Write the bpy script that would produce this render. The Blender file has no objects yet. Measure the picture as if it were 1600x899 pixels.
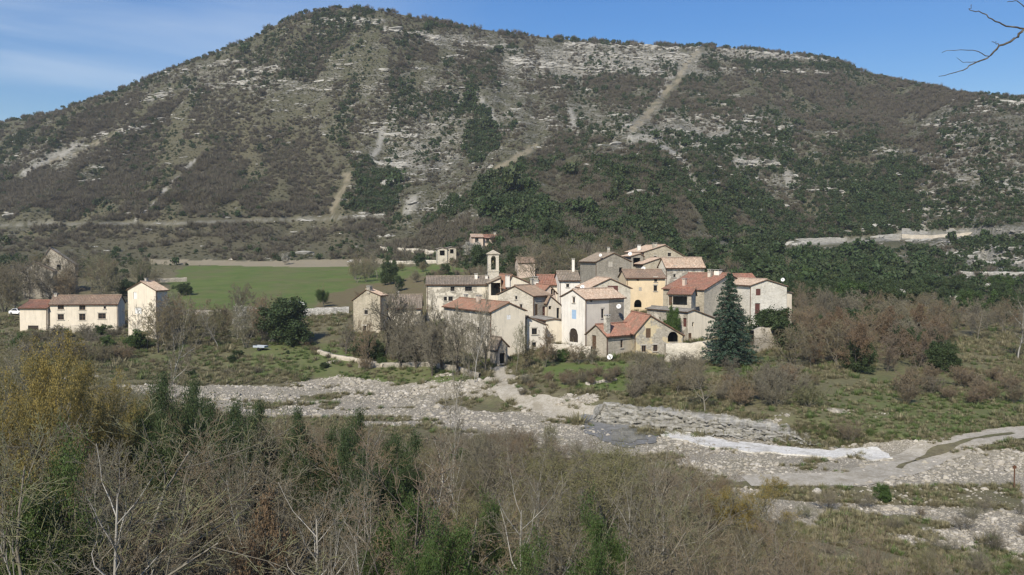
import bpy, math, random
import numpy as np
from mathutils import Vector

# ------------------------------------------------------------------ camera, light, exposure
S = bpy.context.scene
CAMZ = 22.0
F = 1333.3                      # focal length in pixels of the 1600 wide photograph
TH = math.atan(49.5 / F)        # the camera looks a little down
cam = bpy.data.cameras.new('camera'); cam.lens = 30.0; cam.sensor_width = 36.0
cam.clip_start = 0.2; cam.clip_end = 9000
camo = bpy.data.objects.new('camera', cam); S.collection.objects.link(camo)
camo.location = (0, 0, CAMZ); camo.rotation_euler = (math.pi / 2 - TH, 0, 0)
S.camera = camo
SUN = Vector((-0.34, -0.94, 0)).normalized()
EL = math.radians(39)
SUN = Vector((SUN.x * math.cos(EL), SUN.y * math.cos(EL), math.sin(EL)))
sun = bpy.data.lights.new('sun', 'SUN'); sun.energy = 4.5; sun.angle = math.radians(0.53)
sun.color = (1.0, 0.93, 0.80)
so = bpy.data.objects.new('sun', sun); S.collection.objects.link(so)
so.rotation_euler = SUN.to_track_quat('Z', 'Y').to_euler()
so.location = (-40, -40, 90)
w = bpy.data.worlds.new('World'); S.world = w; w.use_nodes = True
nt = w.node_tree; nt.nodes.clear()
wo = nt.nodes.new('ShaderNodeOutputWorld'); bg = nt.nodes.new('ShaderNodeBackground')
sky = nt.nodes.new('ShaderNodeTexSky'); sky.sky_type = 'NISHITA'; sky.sun_disc = False
sky.sun_elevation = EL; sky.sun_rotation = math.atan2(SUN.x, SUN.y)
sky.altitude = 300; sky.air_density = 1.25; sky.dust_density = 0.4; sky.ozone_density = 3.0
bg.inputs['Strength'].default_value = 0.085
# thin cirrus streaks
tc = nt.nodes.new('ShaderNodeTexCoord')
mp = nt.nodes.new('ShaderNodeMapping'); mp.inputs['Rotation'].default_value = (0, math.radians(-14), math.radians(20))
mp.inputs['Scale'].default_value = (1.6, 1.6, 11)
cn = nt.nodes.new('ShaderNodeTexNoise'); cn.inputs['Scale'].default_value = 1.5; cn.inputs['Detail'].default_value = 5; cn.inputs['Roughness'].default_value = 0.5; cn.inputs['Distortion'].default_value = 0.4
cr = nt.nodes.new('ShaderNodeValToRGB'); cr.color_ramp.elements[0].position = 0.42; cr.color_ramp.elements[1].position = 0.75
sx = nt.nodes.new('ShaderNodeSeparateXYZ')
mr = nt.nodes.new('ShaderNodeMapRange'); mr.inputs['From Min'].default_value = -0.02; mr.inputs['From Max'].default_value = -0.5; mr.inputs['To Min'].default_value = 0.03; mr.inputs['To Max'].default_value = 0.62
mu = nt.nodes.new('ShaderNodeMath'); mu.operation = 'MULTIPLY'
mx = nt.nodes.new('ShaderNodeMix'); mx.data_type = 'RGBA'; mx.inputs[7].default_value = (7.2, 8.2, 9.3, 1)
L = nt.links.new
L(tc.outputs['Generated'], mp.inputs[0]); L(mp.outputs[0], cn.inputs['Vector']); L(cn.outputs['Fac'], cr.inputs[0])
L(tc.outputs['Generated'], sx.inputs[0]); L(sx.outputs['X'], mr.inputs['Value'])
L(cr.outputs[0], mu.inputs[0]); L(mr.outputs[0], mu.inputs[1]); L(mu.outputs[0], mx.inputs[0])
hs_ = nt.nodes.new('ShaderNodeHueSaturation'); hs_.inputs['Saturation'].default_value = 1.45; hs_.inputs['Hue'].default_value = .515; hs_.inputs['Value'].default_value = 1.12; L(sky.outputs[0], hs_.inputs['Color']); L(hs_.outputs[0], mx.inputs[6]); L(mx.outputs[2], bg.inputs[0]); L(bg.outputs[0], wo.inputs[0])
S.view_settings.view_transform = 'Standard'; S.view_settings.look = 'None'
S.view_settings.exposure = 0.34; S.view_settings.gamma = 1.0; S.view_settings.use_curve_mapping = False
S.render.engine = 'CYCLES'
S.cycles.use_denoising = True
S.cycles.max_bounces = 5; S.cycles.diffuse_bounces = 2; S.cycles.glossy_bounces = 2; S.cycles.transparent_max_bounces = 6; S.cycles.transmission_bounces = 2
S.cycles.caustics_reflective = False; S.cycles.caustics_refractive = False
S.cycles.filter_width = 1.4

col = S.collection
rng = np.random.default_rng(7)
random.seed(7)

# ------------------------------------------------------------------ image <-> world
def zat(py, D):
    v = (np.asarray(py) - 449.5) / F
    return CAMZ + D * (-math.sin(TH) - v * math.cos(TH)) / (math.cos(TH) - v * math.sin(TH))
def uat(px, py=480):
    v = (py - 449.5) / F
    return (np.asarray(px) - 800.0) / F / (math.cos(TH) - v * math.sin(TH))
def proj(x, y, z):
    dz = z - CAMZ
    fw = y * math.cos(TH) - dz * math.sin(TH); up = y * math.sin(TH) + dz * math.cos(TH)
    fw = np.maximum(fw, 0.3)
    return 800 + F * x / fw, 449.5 - F * up / fw

# ------------------------------------------------------------------ noise
def _h(ix, iy, s):
    n = (ix * 374761393 + iy * 668265263 + s * 1442695041) & 0xffffffff
    n = ((n ^ (n >> 13)) * 1274126177) & 0xffffffff
    return ((n ^ (n >> 16)) & 0xffff) / 65535.0
def vnoise(x, y, s=0):
    x = np.asarray(x, float); y = np.asarray(y, float)
    ix = np.floor(x).astype(np.int64); iy = np.floor(y).astype(np.int64)
    fx = x - ix; fy = y - iy; fx = fx * fx * (3 - 2 * fx); fy = fy * fy * (3 - 2 * fy)
    a = _h(ix, iy, s); b = _h(ix + 1, iy, s); c = _h(ix, iy + 1, s); d = _h(ix + 1, iy + 1, s)
    return (a * (1 - fx) + b * fx) * (1 - fy) + (c * (1 - fx) + d * fx) * fy
def fbm(x, y, s=0, o=4):
    r = 0; a = 0.5; t = 0
    for k in range(o):
        r = r + a * vnoise(x * 2 ** k, y * 2 ** k, s + k * 7); t += a; a *= 0.5
    return r / t
def sstep(a, b, x):
    t = np.clip((x - a) / (b - a), 0, 1); return t * t * (3 - 2 * t)

# ------------------------------------------------------------------ terrain: layers of (distance, height) over the width of the valley
CX = np.array([-700, 0, 200, 400, 600, 700, 800, 900, 1000, 1100, 1200, 1300, 1400, 1500, 1600, 2300.])
def row(*v): return np.array(v, float)
LAY = []
def layD(D, Z): LAY.append((D, Z + CAMZ))
def layP(D, PY): LAY.append((D, zat(PY, D)))
o1 = np.ones(16)
layD(0 * o1, -2.2 * o1)
layD(5 * o1, -5.5 * o1)
layD(14 * o1, -11.0 * o1)
layD(32 * o1, -16.6 * o1)
layD(46 * o1, -19.5 * o1)
D_NEAR = row(118, 112, 110, 108, 102, 98, 90, 84, 77, 69, 63, 58, 55, 53, 52, 46)
D_FAR = row(142, 142, 141, 136, 130, 121, 110, 104, 99, 95, 92, 89, 86, 82, 77, 60)
layD(D_NEAR - 4, -19.3 * o1)
layD(D_NEAR + 2, -20.0 * o1)
layD(D_FAR, -20.0 * o1)
layD(D_FAR + row(6, 6, 6, 6, 6, 4, 4, 5, 4, 3, 3, 3, 4, 5, 6, 6), row(-19.2, -19.2, -19.2, -19.2, -19, -18.7, -18.4, -17.9, -17.6, -17.5, -17.6, -17.8, -18.6, -19.0, -19.0, -18.5))
layD(row(178, 172, 168, 160, 148, 136, 130, 128, 127, 128, 128, 125, 122, 120, 118, 100), row(-17.5, -17.5, -17.3, -17.2, -17, -16.9, -16.7, -16.3, -16.2, -16.3, -16.4, -17.0, -17.4, -17.4, -17.4, -16))
layD(row(200, 192, 190, 185, 166, 160, 150, 146, 146, 146, 148, 150, 155, 160, 160, 150), row(-15.8, -15.8, -15.8, -15.6, -14.6, -14.5, -14.6, -14.2, -14.0, -14.0, -14.2, -15.0, -14.8, -15, -15, -13))
layP(row(215, 205, 200, 197, 195, 180, 172, 170, 170, 170, 172, 180, 195, 200, 200, 200), row(486, 487, 486, 485, 485, 490, 490, 485, 480, 480, 488, 505, 500, 500, 500, 500))
layP(row(320, 300, 330, 330, 330, 300, 235, 215, 205, 210, 230, 245, 260, 260, 260, 280), row(440, 430, 415, 413, 412, 405, 425, 435, 440, 440, 455, 465, 465, 462, 458, 450))
layP(row(480, 430, 430, 430, 430, 400, 340, 310, 300, 340, 380, 390, 395, 400, 400, 420), row(355, 351, 349, 346, 338, 335, 345, 365, 378, 382, 379, 376, 372, 367, 362, 350))
layP(row(600, 560, 550, 540, 530, 520, 500, 500, 490, 490, 500, 510, 500, 480, 470, 480), row(300, 280, 240, 215, 225, 240, 245, 235, 225, 230, 240, 245, 260, 250, 245, 240))
layP(row(680, 640, 630, 610, 600, 610, 620, 640, 650, 660, 670, 680, 660, 560, 540, 540), row(235, 212, 165, 95, 75, 110, 130, 125, 130, 135, 140, 150, 185, 190, 185, 180))
RIDX = np.array([-700, -300, 0, 100, 200, 270, 350, 410, 430, 480, 540, 600, 700, 800, 900, 1000, 1100, 1200, 1300, 1350, 1450, 1540, 1600, 1900, 2300.])
RIDY = np.array([300, 240, 194, 172, 138, 109, 79, 54, 41, 21, 12, 17, 37, 53, 63, 70, 72, 81, 93, 116, 135, 150, 153, 185, 230.])
RD = row(760, 720, 690, 665, 650, 670, 690, 715, 730, 745, 760, 765, 750, 640, 610, 600)

GPX = np.arange(-700, 2301, 4.0)
GD = 2.0 * np.exp(np.linspace(0, math.log(2600 / 2.0), 1100))
def smooth(a, n):
    k = np.hanning(n + 2)[1:-1]; k /= k.sum(); p = n // 2
    return np.convolve(np.pad(a, (p, p), mode='edge'), k, mode='valid')[:len(a)]
LD = []; LZ = []
for (d, z) in LAY:
    LD.append(smooth(np.interp(GPX, CX, d), 25)); LZ.append(smooth(np.interp(GPX, CX, z), 25))
rd = smooth(np.interp(GPX, CX, RD), 25); ry = smooth(np.interp(GPX, RIDX, RIDY), 5)
LD.append(rd); LZ.append(zat(ry, rd))
LD.append(rd + 60); LZ.append(LZ[-1] - 12)
LD.append(rd + 500); LZ.append(LZ[-2] * 0 + CAMZ + 20)
LD.append(rd * 0 + 2700); LZ.append(rd * 0 + CAMZ - 30)
LD = np.array(LD); LZ = np.array(LZ)
NC, NR = len(GPX), len(GD)
GZ = np.zeros((NC, NR))
for i in range(NC):
    GZ[i] = np.interp(GD, LD[:, i], LZ[:, i])
# soften the creases along the line of sight
for _ in range(3):
    GZ[:, 2:-2] = (GZ[:, :-4] + GZ[:, 1:-3] * 2 + GZ[:, 2:-2] * 3 + GZ[:, 3:-1] * 2 + GZ[:, 4:]) / 9
PXg, Dg = np.meshgrid(GPX, GD, indexing='ij')
Xg = (PXg - 800) / F * Dg; Yg = Dg
Lhill0 = np.interp(GPX, GPX, LD[12])[:, None]; Lridge = rd[:, None]
hill = sstep(0.0, 0.30, (Dg - Lhill0) / (Lridge - Lhill0))
nearr = 1 - sstep(0.75, 1.0, (Dg - Lhill0) / (Lridge - Lhill0)) * 0.93
far = 1 - sstep(1.0, 1.3, Dg / Lridge)
# ribs and gullies running down the slope, then limestone ledges along it
wx = Xg + 30 * (fbm(Xg / 90, Yg / 90, 3) - 0.5); 
rib = fbm(wx / 46, Yg / 210, 11, 3) - 0.5
rib2 = np.abs(fbm(wx / 26, Yg / 120, 21, 3) - 0.5)
GZ = GZ + hill * nearr * far * (rib * 26 + rib2 * 14 - 2.5)
led = GZ / 9.0 + 2.2 * fbm(Xg / 70, Yg / 70, 31, 3)
led_amp = hill * far * sstep(0.40, 0.62, fbm(Xg / 110, Yg / 110, 41, 3)) * (1 - 0.75 * sstep(0.9, 1.0, Dg / Lridge))
fr = led - np.floor(led)
GZ = GZ + led_amp * 6.0 * (sstep(0.35, 0.75, fr) - fr) 
GZ = GZ + hill * far * (fbm(Xg / 9, Yg / 9, 51, 3) - 0.5) * 2.4 * (1 - 0.6 * sstep(0.9, 1.0, Dg / Lridge))
# bring the crest back to the skyline of the photograph
for _ in range(3):
    _, pp = proj(Xg, Yg, GZ); m_ = (Dg > 0.75 * Lridge) & (Dg < Lridge + 60)
    sk = np.where(m_, pp, 1e9).min(1); dz = smooth((sk - ry) / F * rd, 9)
    GZ = GZ + dz[:, None] * np.exp(-((Dg - Lridge) / 70) ** 2)
# gentle unevenness of the valley floor
vall = 1 - sstep(0.9, 1.1, Dg / Lhill0)
GZ = GZ + vall * (fbm(Xg / 6, Yg / 6, 61, 3) - 0.5) * 0.35 * sstep(30, 60, Dg)
def H(x, y):
    x = np.asarray(x, float); y = np.maximum(np.asarray(y, float), 2.0)
    px = 800 + F * x / np.maximum(y, 6.0)
    a = np.clip((px - GPX[0]) / 4.0, 0, NC - 1.001); ia = a.astype(int); fa = a - ia
    b = np.clip(np.log(y / 2.0) / math.log(1300.0) * (NR - 1), 0, NR - 1.001); ib = b.astype(int); fb = b - ib
    return (GZ[ia, ib] * (1 - fa) + GZ[ia + 1, ib] * fa) * (1 - fb) + (GZ[ia, ib + 1] * (1 - fa) + GZ[ia + 1, ib + 1] * fa) * fb
# where a line of sight meets the ground
_, PYg = proj(Xg, Yg, GZ)
TAB = np.zeros((NC, 900))
_j0 = np.searchsorted(GD, 12)
for i in range(NC):
    p = np.minimum.accumulate(PYg[i, _j0:]) - np.arange(NR - _j0) * 1e-7
    TAB[i] = np.interp(np.arange(900), p[::-1], GD[_j0:][::-1])
def G(px, py):
    i = np.clip(np.rint((np.asarray(px, float) - GPX[0]) / 4.0).astype(int), 0, NC - 1)
    j = np.clip(np.rint(np.asarray(py, float)).astype(int), 0, 899)
    D = TAB[i, j]; x = (np.asarray(px) - 800) / F * D
    return x, D, H(x, D)
def GP(px, py):
    x, y, z = G(px, py); return Vector((float(x), float(y), float(z)))

# ------------------------------------------------------------------ object helpers
def tag(o, label=None, cat=None, group=None, kind=None):
    if label: o['label'] = label
    if cat: o['category'] = cat
    if group: o['group'] = group
    if kind: o['kind'] = kind
    return o
class MB:
    def __init__(s): s.v = []; s.f = []; s.m = []
    def quad(s, *p, m=0):
        n = len(s.v); s.v += [tuple(q) for q in p]; s.f.append(tuple(range(n, n + len(p)))); s.m.append(m)
    def box(s, c, hx, hy, hz, ax=Vector((1, 0, 0)), ay=Vector((0, 1, 0)), az=Vector((0, 0, 1)), m=0, taper=1.0):
        c = Vector(c); n = len(s.v)
        for k in (-1, 1):
            t = taper if k == 1 else 1.0
            for i, j in ((-1, -1), (1, -1), (1, 1), (-1, 1)):
                s.v.append(tuple(c + ax * (i * hx * t) + ay * (j * hy * t) + az * (k * hz)))
        for q in ((3, 2, 1, 0), (4, 5, 6, 7), (0, 1, 5, 4), (1, 2, 6, 5), (2, 3, 7, 6), (3, 0, 4, 7)):
            s.f.append(tuple(n + i for i in q)); s.m.append(m)
    def tube(s, pts, rad, n=6, m=0):
        pts = [Vector(p) for p in pts]; rings = []
        for k, p in enumerate(pts):
            d = (pts[min(k + 1, len(pts) - 1)] - pts[max(k - 1, 0)]).normalized()
            a = d.orthogonal().normalized(); b = d.cross(a); r = rad[k] if hasattr(rad, '__len__') else rad
            base = len(s.v)
            for i in range(n):
                t = 2 * math.pi * i / n; s.v.append(tuple(p + (a * math.cos(t) + b * math.sin(t)) * r))
            rings.append(base)
        for k in range(len(rings) - 1):
            for i in range(n):
                j = (i + 1) % n; s.f.append((rings[k] + i, rings[k] + j, rings[k + 1] + j, rings[k + 1] + i)); s.m.append(m)
        s.f.append(tuple(rings[0] + i for i in range(n))[::-1]); s.m.append(m)
        s.f.append(tuple(rings[-1] + i for i in range(n))); s.m.append(m)
    def build(s, name, mats, parent=None, loc=None, smooth=False):
        me = bpy.data.meshes.new(name); org = Vector(loc) if loc is not None else (Vector(parent['_o']) if parent is not None and '_o' in parent else Vector((0, 0, 0)))
        me.from_pydata([(v[0] - org.x, v[1] - org.y, v[2] - org.z) for v in s.v], [], s.f)
        if not isinstance(mats, (list, tuple)): mats = [mats]
        for m in mats: me.materials.append(m)
        me.polygons.foreach_set('material_index', s.m)
        if smooth: me.polygons.foreach_set('use_smooth', [True] * len(s.f))
        me.update()
        o = bpy.data.objects.new(name, me); col.objects.link(o)
        if parent is not None: o.parent = parent
        elif loc is not None: o.location = org
        return o
def empty(name, loc, label, cat, group=None, kind=None):
    o = bpy.data.objects.new(name, None); col.objects.link(o); o.location = loc; o.empty_display_size = 0.3
    o['_o'] = tuple(loc)
    return tag(o, label, cat, group, kind)
def npmesh(name, V, Fq, mats, mi=None, smooth=False):
    """V (n,3), Fq (m,k) with equal sized faces"""
    me = bpy.data.meshes.new(name); V = np.asarray(V, np.float32); Fq = np.asarray(Fq, np.int32)
    me.vertices.add(len(V)); me.vertices.foreach_set('co', V.ravel())
    k = Fq.shape[1]; me.loops.add(Fq.size); me.loops.foreach_set('vertex_index', Fq.ravel())
    me.polygons.add(len(Fq)); me.polygons.foreach_set('loop_start', np.arange(0, Fq.size, k, dtype=np.int32))
    if smooth: me.polygons.foreach_set('use_smooth', np.ones(len(Fq), bool))
    if not isinstance(mats, (list, tuple)): mats = [mats]
    for m in mats: me.materials.append(m)
    if mi is not None: me.polygons.foreach_set('material_index', np.asarray(mi, np.int32))
    me.update(calc_edges=True); return me

# ------------------------------------------------------------------ materials
class NT:
    def __init__(s, name):
        s.m = bpy.data.materials.new(name); s.m.use_nodes = True; s.t = s.m.node_tree; s.n = s.t.nodes
        s.b = s.n['Principled BSDF']; s.b.inputs['Roughness'].default_value = 0.9; s.b.inputs['Specular IOR Level'].default_value = 0.2
        s.tc = s.n.new('ShaderNodeTexCoord')
    def l(s, a, b): s.t.links.new(a, b)
    def noise(s, scale, detail=4, rough=0.55, vec=None, sc=None, dist=0.0):
        n = s.n.new('ShaderNodeTexNoise'); n.inputs['Scale'].default_value = scale; n.inputs['Detail'].default_value = detail; n.inputs['Roughness'].default_value = rough; n.inputs['Distortion'].default_value = dist
        v = vec or s.tc.outputs['Object']
        if sc:
            m = s.n.new('ShaderNodeMapping'); m.inputs['Scale'].default_value = sc; s.l(v, m.inputs[0]); v = m.outputs[0]
        s.l(v, n.inputs['Vector']); return n.outputs['Fac']
    def vor(s, scale, out='Distance', feature='F1', vec=None, sc=None):
        n = s.n.new('ShaderNodeTexVoronoi'); n.feature = feature; n.inputs['Scale'].default_value = scale
        v = vec or s.tc.outputs['Object']
        if sc:
            m = s.n.new('ShaderNodeMapping'); m.inputs['Scale'].default_value = sc; s.l(v, m.inputs[0]); v = m.outputs[0]
        s.l(v, n.inputs['Vector']); return n.outputs[out]
    def ramp(s, x, *st):
        r = s.n.new('ShaderNodeValToRGB'); e = r.color_ramp.elements
        while len(e) < len(st): e.new(0.5)
        for k, (p, c) in enumerate(st):
            e[k].position = p; e[k].color = (c, c, c, 1) if not hasattr(c, '__len__') else (*c, 1)
        s.l(x, r.inputs[0]); return r.outputs[0]
    def mix(s, f, a, b, mode='MIX'):
        m = s.n.new('ShaderNodeMix'); m.data_type = 'RGBA'; m.blend_type = mode
        for inp, v in ((m.inputs[0], f), (m.inputs[6], a), (m.inputs[7], b)):
            if isinstance(v, (int, float)): inp.default_value = v
            elif isinstance(v, tuple): inp.default_value = (*v, 1)
            else: s.l(v, inp)
        return m.outputs[2]
    def math(s, op, a, b=0.0, clamp=False):
        m = s.n.new('ShaderNodeMath'); m.operation = op; m.use_clamp = clamp
        for i, v in enumerate((a, b)):
            if isinstance(v, (int, float)): m.inputs[i].default_value = v
            else: s.l(v, m.inputs[i])
        return m.outputs[0]
    def attr(s, name, out='Fac'):
        a = s.n.new('ShaderNodeAttribute'); a.attribute_name = name; return a.outputs[out]
    def bump(s, h, strength=0.3, dist=0.05):
        b = s.n.new('ShaderNodeBump'); b.inputs['Strength'].default_value = strength; b.inputs['Distance'].default_value = dist
        s.l(h, b.inputs['Height']); s.l(b.outputs[0], s.b.inputs['Normal'])
    def out(s, c):
        if isinstance(c, tuple): s.b.inputs['Base Color'].default_value = (*c, 1)
        else: s.l(c, s.b.inputs['Base Color'])
        return s.m
M = {}
def flat(name, c, rough=0.8, metal=0.0, var=0.25, scale=6):
    t = NT(name); n = t.noise(scale, 4)
    c2 = tuple(v * (1 - var) for v in c); t.b.inputs['Roughness'].default_value = rough; t.b.inputs['Metallic'].default_value = metal
    M[name] = t.out(t.mix(n, c2, tuple(min(1, v * (1 + var * 0.4)) for v in c))); return M[name]
def plaster(name, c, stain=0.5, dark=(0.2, 0.18, 0.15), stonepatch=0.0):
    t = NT(name); n1 = t.noise(0.7, 5, 0.6); n2 = t.noise(9, 5, 0.6); n3 = t.noise(1.0, 5, 0.65, sc=(2.6, 2.6, 0.22))
    a = t.mix(t.ramp(n1, (0.35, 0.0), (0.7, 1.0)), tuple(v * 0.86 for v in c), c)
    a = t.mix(t.ramp(n3, (0.52, 0.0), (0.72, stain)), a, tuple(0.45 * v + 0.55 * d for v, d in zip(c, dark)))
    a = t.mix(t.ramp(n2, (0.4, 0.0), (0.7, 0.25)), a, tuple(v * 0.65 for v in c))
    h = n2
    if stonepatch > 0:
        v = t.vor(3.4, 'Distance', 'DISTANCE_TO_EDGE', sc=(1, 1, 1.5)); vc = t.vor(3.4, 'Color', sc=(1, 1, 1.5))
        sc_ = t.mix(t.ramp(v, (0.0, 0.0), (0.09, 1.0)), (0.36, 0.32, 0.26), t.mix(t.ramp(vc, (0.1, 0.0), (0.9, 1.0)), (0.25, 0.225, 0.18), (0.46, 0.42, 0.34)))
        k = t.ramp(t.noise(0.55, 5, 0.62), (0.62 - stonepatch * 0.35, 0.0), (0.66 - stonepatch * 0.35, 1.0))
        a = t.mix(k, a, sc_)
    t.bump(h, 0.35, 0.03); M[name] = t.out(a); return M[name]
def stone(name, lo, hi, mort, scale=3.0, stain=0.4):
    t = NT(name)
    wv = t.noise(1.4, 3); 
    v = t.vor(scale, 'Distance', 'DISTANCE_TO_EDGE', sc=(1, 1, 1.7)); vc = t.vor(scale, 'Color', sc=(1, 1, 1.7))
    st = t.mix(t.ramp(vc, (0.1, 0.0), (0.9, 1.0)), lo, hi)
    a = t.mix(t.ramp(v, (0.0, 0.0), (0.10, 1.0)), mort, st)
    n3 = t.noise(0.8, 5, 0.65, sc=(1.8, 1.8, 0.5)); n2 = t.noise(14, 4)
    a = t.mix(t.ramp(n3, (0.42, 0.0), (0.7, stain)), a, tuple(q * 0.45 for q in lo))
    a = t.mix(t.ramp(t.noise(0.35, 4), (0.4, 0.0), (0.7, 0.5)), a, tuple(min(1, q * 1.25) for q in hi))
    a = t.mix(t.ramp(n2, (0.4, 0.0), (0.7, 0.3)), a, tuple(q * 0.6 for q in lo))
    h = t.mix(0.5, t.ramp(v, (0.0, 0.0), (0.15, 1.0)), n2)
    t.bump(h, 0.6, 0.08); M[name] = t.out(a); return M[name]
def tiles(name, a1, a2, a3, lichen=0.4):
    t = NT(name); vc = t.vor(4.2, 'Color', sc=(1, 1, 0.8)); n1 = t.noise(0.6, 5, 0.6); n2 = t.noise(7, 5, 0.6)
    a = t.mix(t.ramp(vc, (0.15, 0.0), (0.85, 1.0)), a1, a2)
    a = t.mix(t.ramp(n1, (0.42, 0.0), (0.68, 0.85)), a, a3)
    a = t.mix(t.ramp(n2, (0.5, 0.0), (0.66, lichen)), a, (0.10, 0.09, 0.07))
    t.b.inputs['Roughness'].default_value = 0.85
    t.bump(n2, 0.3, 0.02); M[name] = t.out(a); return M[name]
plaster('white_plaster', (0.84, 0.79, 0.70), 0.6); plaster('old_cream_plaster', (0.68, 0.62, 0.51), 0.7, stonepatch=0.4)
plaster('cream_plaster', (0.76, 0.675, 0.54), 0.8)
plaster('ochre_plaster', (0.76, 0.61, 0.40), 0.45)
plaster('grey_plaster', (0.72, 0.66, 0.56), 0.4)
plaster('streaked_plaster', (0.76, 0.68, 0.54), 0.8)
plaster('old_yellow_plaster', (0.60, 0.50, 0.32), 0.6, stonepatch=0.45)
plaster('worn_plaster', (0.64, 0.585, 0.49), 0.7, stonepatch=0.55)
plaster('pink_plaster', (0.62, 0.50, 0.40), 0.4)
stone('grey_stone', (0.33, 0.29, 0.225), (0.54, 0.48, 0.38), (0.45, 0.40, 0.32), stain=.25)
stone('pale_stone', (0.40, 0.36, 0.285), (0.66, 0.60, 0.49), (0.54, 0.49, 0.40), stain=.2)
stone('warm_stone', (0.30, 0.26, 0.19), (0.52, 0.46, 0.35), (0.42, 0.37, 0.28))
stone('dark_stone', (0.26, 0.235, 0.19), (0.42, 0.38, 0.31), (0.2, 0.18, 0.15))
stone('white_stone', (0.50, 0.465, 0.39), (0.78, 0.74, 0.65), (0.66, 0.62, 0.53), stain=.2)
stone('dry_stone', (0.28, 0.27, 0.24), (0.52, 0.50, 0.45), (0.09, 0.085, 0.07), 2.2)
tiles('red_tiles', (0.25, 0.11, 0.075), (0.38, 0.20, 0.14), (0.21, 0.145, 0.105), 0.5)
tiles('brown_tiles', (0.24, 0.165, 0.12), (0.34, 0.25, 0.18), (0.19, 0.15, 0.115), 0.4)
tiles('pink_tiles', (0.34, 0.235, 0.165), (0.58, 0.45, 0.35), (0.38, 0.31, 0.24), 0.5)
tiles('old_tiles', (0.20, 0.16, 0.12), (0.34, 0.28, 0.22), (0.17, 0.15, 0.115), 0.5)
tiles('mixed_tiles', (0.28, 0.13, 0.085), (0.32, 0.20, 0.14), (0.17, 0.14, 0.10), 0.4)
tiles('grey_sheet', (0.20, 0.185, 0.165), (0.27, 0.255, 0.23), (0.16, 0.15, 0.13), 0.4)
flat('dark_wood', (0.05, 0.038, 0.028)); flat('brown_wood', (0.12, 0.075, 0.045)); flat('red_wood', (0.13, 0.055, 0.045))
flat('blue_paint', (0.36, 0.50, 0.66), 0.6, var=0.12); flat('white_paint', (0.78, 0.77, 0.74), 0.5, var=0.08)
flat('glass', (0.02, 0.022, 0.025), 0.12, var=0.1); flat('lintel_stone', (0.48, 0.44, 0.37)); flat('dark_void', (0.012, 0.011, 0.01))
flat('concrete', (0.42, 0.40, 0.36)); flat('metal', (0.4, 0.4, 0.4), 0.4, 0.8); flat('rust', (0.12, 0.06, 0.035)); flat('bronze', (0.10, 0.09, 0.05), 0.5, 0.8)
flat('car_white', (0.80, 0.80, 0.80), 0.25, var=0.05); flat('tyre', (0.02, 0.02, 0.02)); flat('tarp', (0.42, 0.46, 0.5), 0.5)
# ------------------------------------------------------------------ ground regions (image pixels -> places on the ground)
def blobs(px, py, L_):
    r = np.zeros(np.shape(px))
    for (cx, cy, rx, ry, wt) in L_:
        r = r + wt * np.exp(-(((px - cx) / rx) ** 2 + ((py - cy) / ry) ** 2))
    return r
def inpoly(px, py, P):
    r = np.zeros(np.shape(px), bool); n = len(P)
    for i in range(n):
        x1, y1 = P[i]; x2, y2 = P[(i + 1) % n]
        if y1 == y2: continue
        c = ((y1 > py) != (y2 > py)) & (px < (x2 - x1) * (py - y1) / (y2 - y1) + x1); r ^= c
    return r
def pline(px, py, P, wd):
    d = np.full(np.shape(px), 1e9)
    for (x1, y1), (x2, y2) in zip(P[:-1], P[1:]):
        L2 = (x2 - x1) ** 2 + (y2 - y1) ** 2
        t = np.clip(((px - x1) * (x2 - x1) + (py - y1) * (y2 - y1)) / L2, 0, 1)
        d = np.minimum(d, np.hypot(px - x1 - t * (x2 - x1), py - y1 - t * (y2 - y1)))
    return 1 - sstep(wd * 0.6, wd * 1.3, d)
B_EVER = [(500, 25, 90, 12, .3), (650, 45, 150, 14, .35), (512, 172, 26, 14, .9), (600, 300, 70, 40, .5), (760, 195, 45, 45, .6), (740, 320, 120, 80, .45),
          (850, 270, 60, 40, .55), (690, 120, 120, 50, .3), (1130, 330, 150, 60, .6), (1290, 430, 150, 45, 1.1), (1180, 230, 150, 40, .25), (1380, 300, 60, 70, .5),
          (1550, 375, 90, 14, .7), (1250, 105, 120, 10, .6), (30, 225, 50, 25, .5), (1000, 320, 80, 60, .35), (860, 360, 80, 40, .5), (400, 150, 200, 60, .15),
          (1100, 110, 80, 20, .3), (1450, 420, 60, 50, .4), (1520, 300, 80, 80, .15), (980, 250, 60, 30, .3), (580, 350, 60, 30, .3), (1150, 400, 200, 20, .3)]
B_BARE = [(330, 285, 60, 60, .7), (160, 290, 140, 45, .9), (90, 330, 120, 25, .7), (440, 320, 90, 40, .5), (430, 240, 50, 30, .35), (960, 140, 110, 22, .7), (1360, 160, 130, 45, 1.0), (1440, 190, 60, 60, .5),
          (1000, 300, 130, 70, .45), (900, 390, 90, 35, .8), (1080, 160, 60, 30, .4), (220, 170, 140, 30, .5), (90, 200, 80, 20, .4), (700, 90, 200, 30, .35), (580, 200, 90, 50, .15), (1230, 150, 100, 30, .4),
          (870, 240, 60, 40, .35), (1120, 400, 80, 30, .4), (300, 380, 300, 25, .12), (600, 380, 60, 25, .7), (720, 370, 60, 25, .5)]
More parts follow.
